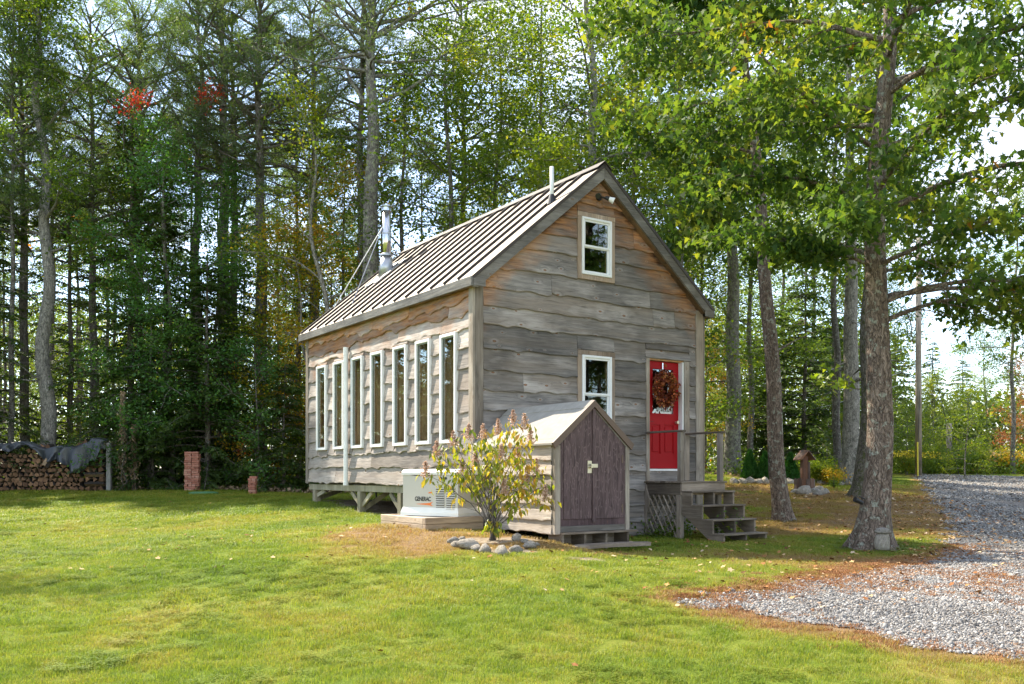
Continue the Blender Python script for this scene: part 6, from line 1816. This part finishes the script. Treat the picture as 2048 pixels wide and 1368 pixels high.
# utility pole, short post, guy wire
def pole():
    Y = 42.0; X = wpx(1837, Y); g = gz(X, Y)
    o = empty('utility_pole', Matrix.Translation((X, Y, g)), 'tall grey wooden utility pole beyond the gravel', 'utility pole')
    F = Matrix.Translation((X, Y, g))
    MB().tube([(0, 0, -.2), (0, 0, 11)], [.15, .11], 12).build('pole', M['post'], o, F=F, smooth=True)
    MB().tube([(-.10, -.2, 1.3), (.15, 0, 8.2), (.1, 0, 8.2)], .012, 5).build('ground_wire', M['wire'], o, F=F)
    MB().tube([(2.6, 1.5, 0), (0, 0, 7.8)], .014, 5).build('guy_wire', M['wire'], o, F=F)
    MB().tube([(-.14, -.25, 0), (-.13, -.2, 1.55)], .035, 8).build('guy_guard', M['yellow_guard'], o, F=F)
    a = MB()
    for dz in (0, -1.0, -1.55):
        pts = [(-22+22*t, -8+8*t, 7.2+dz - 2.2*t*(1-t)*1.6 - (1-t)*3.5) for t in np.linspace(0, 1, 14)]
        a = MB().tube([(p[0], p[1], p[2]-1.2) for p in pts], .011, 4).build('power_line', M['galv'], o, F=F)
    X2 = wpx(1898, 47); g2 = gz(X2, 47)
    tag(MB().tube([(0, 0, -.1), (0, 0, 2.55)], [.14, .13], 10).build('wood_post', M['post'], F=WORLDF, smooth=True), 'short grey wooden post standing in the brush', 'post').location = (X2, 47, g2)
pole()
# rock border and wishing well
sp = []
for px, py, w in [(1468, 957, 22), (1485, 958, 22), (1498, 962, 24), (1516, 963, 20), (1530, 964, 22), (1548, 960, 26), (1578, 958, 24), (1592, 962, 18), (1640, 951, 14), (1650, 954, 12), (1665, 953, 16), (1678, 948, 20), (1700, 958, 18)]:
    Y = 30.2 - (1560-px)*.002 + (.4 if px > 1630 else 0); sp.append((wpx(px, Y), Y, w/FPX*Y*.5))
stones('rock_border', 'stones', 'row of rough border stones in front of the cone cedars', sp, 8, (sp[5][0], sp[5][1]))
sp = []
for px, dy, w in [(1588, .1, 22), (1600, .2, 18), (1606, -.25, 40), (1628, -.25, 30), (1645, -.1, 24), (1640, .3, 28), (1636, .7, 24), (1622, .1, 16), (1651, .2, 20)]:
    Y = 27.4 + dy; sp.append((wpx(px, Y), Y, w/FPX*Y*.5))
stones('stone_ring', 'stones', 'heap of pale stones around the foot of the wooden well', sp, 9, (wpx(1615, 27.4), 27.4))
def well():
    Y = 28.0; X = wpx(1609, Y); g = gz(X, Y); F = Matrix.Translation((X, Y, g)) @ Matrix.Rotation(R(18), 4, 'Z')
    o = empty('wishing_well', F, 'small weathered wooden well with post and peaked roof among pale stones', 'garden well')
    for k in range(14):
        a = k/14*6.283; c, s_ = math.cos(a), math.sin(a)
        MB().prism([(c*.27-s_*.058, s_*.27+c*.058), (c*.27+s_*.058, s_*.27-c*.058), (c*.30+s_*.06, s_*.30-c*.06), (c*.30-s_*.06, s_*.30+c*.06)], 'z', 0, .40 + .02*(k % 3)).build('stave', M['well'], o, F=F)
    MB().box(-.13, .07, -.10, .06, .0, 1.12, b=.02).build('post', M['well'], o, F=F)
    MB().box(.05, .13, -.12, -.03, .30, .95, b=.015).build('crank_arm', M['well'], o, F=F)
    for s_ in (-1, 1):
        MB().add([(0, -.22, 1.30), (0, .22, 1.30), (s_*.26, .22, 1.02), (s_*.26, -.22, 1.02), (0, -.22, 1.27), (0, .22, 1.27), (s_*.25, .22, .99), (s_*.25, -.22, .99)],
                 [[0, 1, 2, 3], [7, 6, 5, 4], [0, 3, 7, 4], [1, 5, 6, 2], [2, 6, 7, 3]]).build('roof_board', M['well'], o, F=F)
M['well'] = wood('stained_old_wood', 'z', (.07, .045, .035), (.20, .15, .12), (.28, .12, .06), .3)
well()
def face_stone():
    X, Y = px2g(1765, 1106); g = gz(X, Y)
    o = empty('carved_stone', Matrix.Translation((X, Y, g)), 'pale carved stone face leaning on the foot of the big front oak', 'stone')
    for nm, s, z, seed in (('body', (.125, .085, .22), .15, 3), ('cap', (.13, .10, .06), .325, 5)):
        k = link(nm, rock_mesh(random.Random(seed), nm, 3, .06, M['stone']), o, (0, 0, z), (0, R(4), .3), s)
face_stone()
def spotlight():
    Y = 14.25; X = wpx(1719, Y); z = (HOR-1003)/FPX*Y + EYE; F = Matrix.Translation((X, Y, z))
    o = empty('spotlight', F, 'small black spotlight strapped to the left side of the big front oak', 'spotlight')
    MB().tube([(-.085, -.03, .035), (.0, 0, .0), (.05, 0, -.025)], [.042, .035, .028], 14).build('lamp_head', M['black'], o, F=F)
    MB().tube([(-.02, .0, .03), (.0, 0, .075), (.09, .03, .04)], .010, 6).build('bracket', M['black'], o, F=F)
spotlight()
def path_lamp():
    X, Y = px2g(1422, 950); F = Matrix.Translation((X, Y, gz(X, Y)))
    o = empty('path_lamp', F, 'small dark garden stake lamp on the grass beyond the porch rail', 'lamp')
    MB().tube([(0, 0, -.05), (0, 0, .18)], .012, 6).build('stake', M['black'], o, F=F)
    MB().tube([(0, 0, .16), (0, 0, .24), (0, 0, .25), (0, 0, .30)], [.04, .05, .085, .03], 12).build('lamp_head', M['black'], o, F=F)
path_lamp()
# brush under the stairs and along the lattice
def tufts():
    r = np.random.RandomState(14); Cs = []
    for (x, y, n, h) in [(4.0, -.55, 260, .20), (4.4, -.3, 200, .22), (3.75, -.6, 200, .15), (4.3, -1.5, 160, .25), (4.6, -1.2, 120, .22), (3.5, -.25, 120, .12), (4.9, -.6, 160, .2)]:
        p = CAB @ Vector((x, y, 0)); Cs.append(np.stack([p.x + r.randn(n)*.16, p.y + r.randn(n)*.14, gz(p.x, p.y) + np.abs(r.randn(n))*h], -1))
    C = np.concatenate(Cs); V, Q = small_cards(r, C, .06, .35); tag(link('weeds', np_mesh('weeds', V, [Q], M['lf_green'])), kind='stuff')
tufts()
bush('fern', 1668, 29.5, .3, .35, 260, 'lf_green', 'lone thin weed on the brown lawn left of the mossy oak', 71, .06, cat='plant')
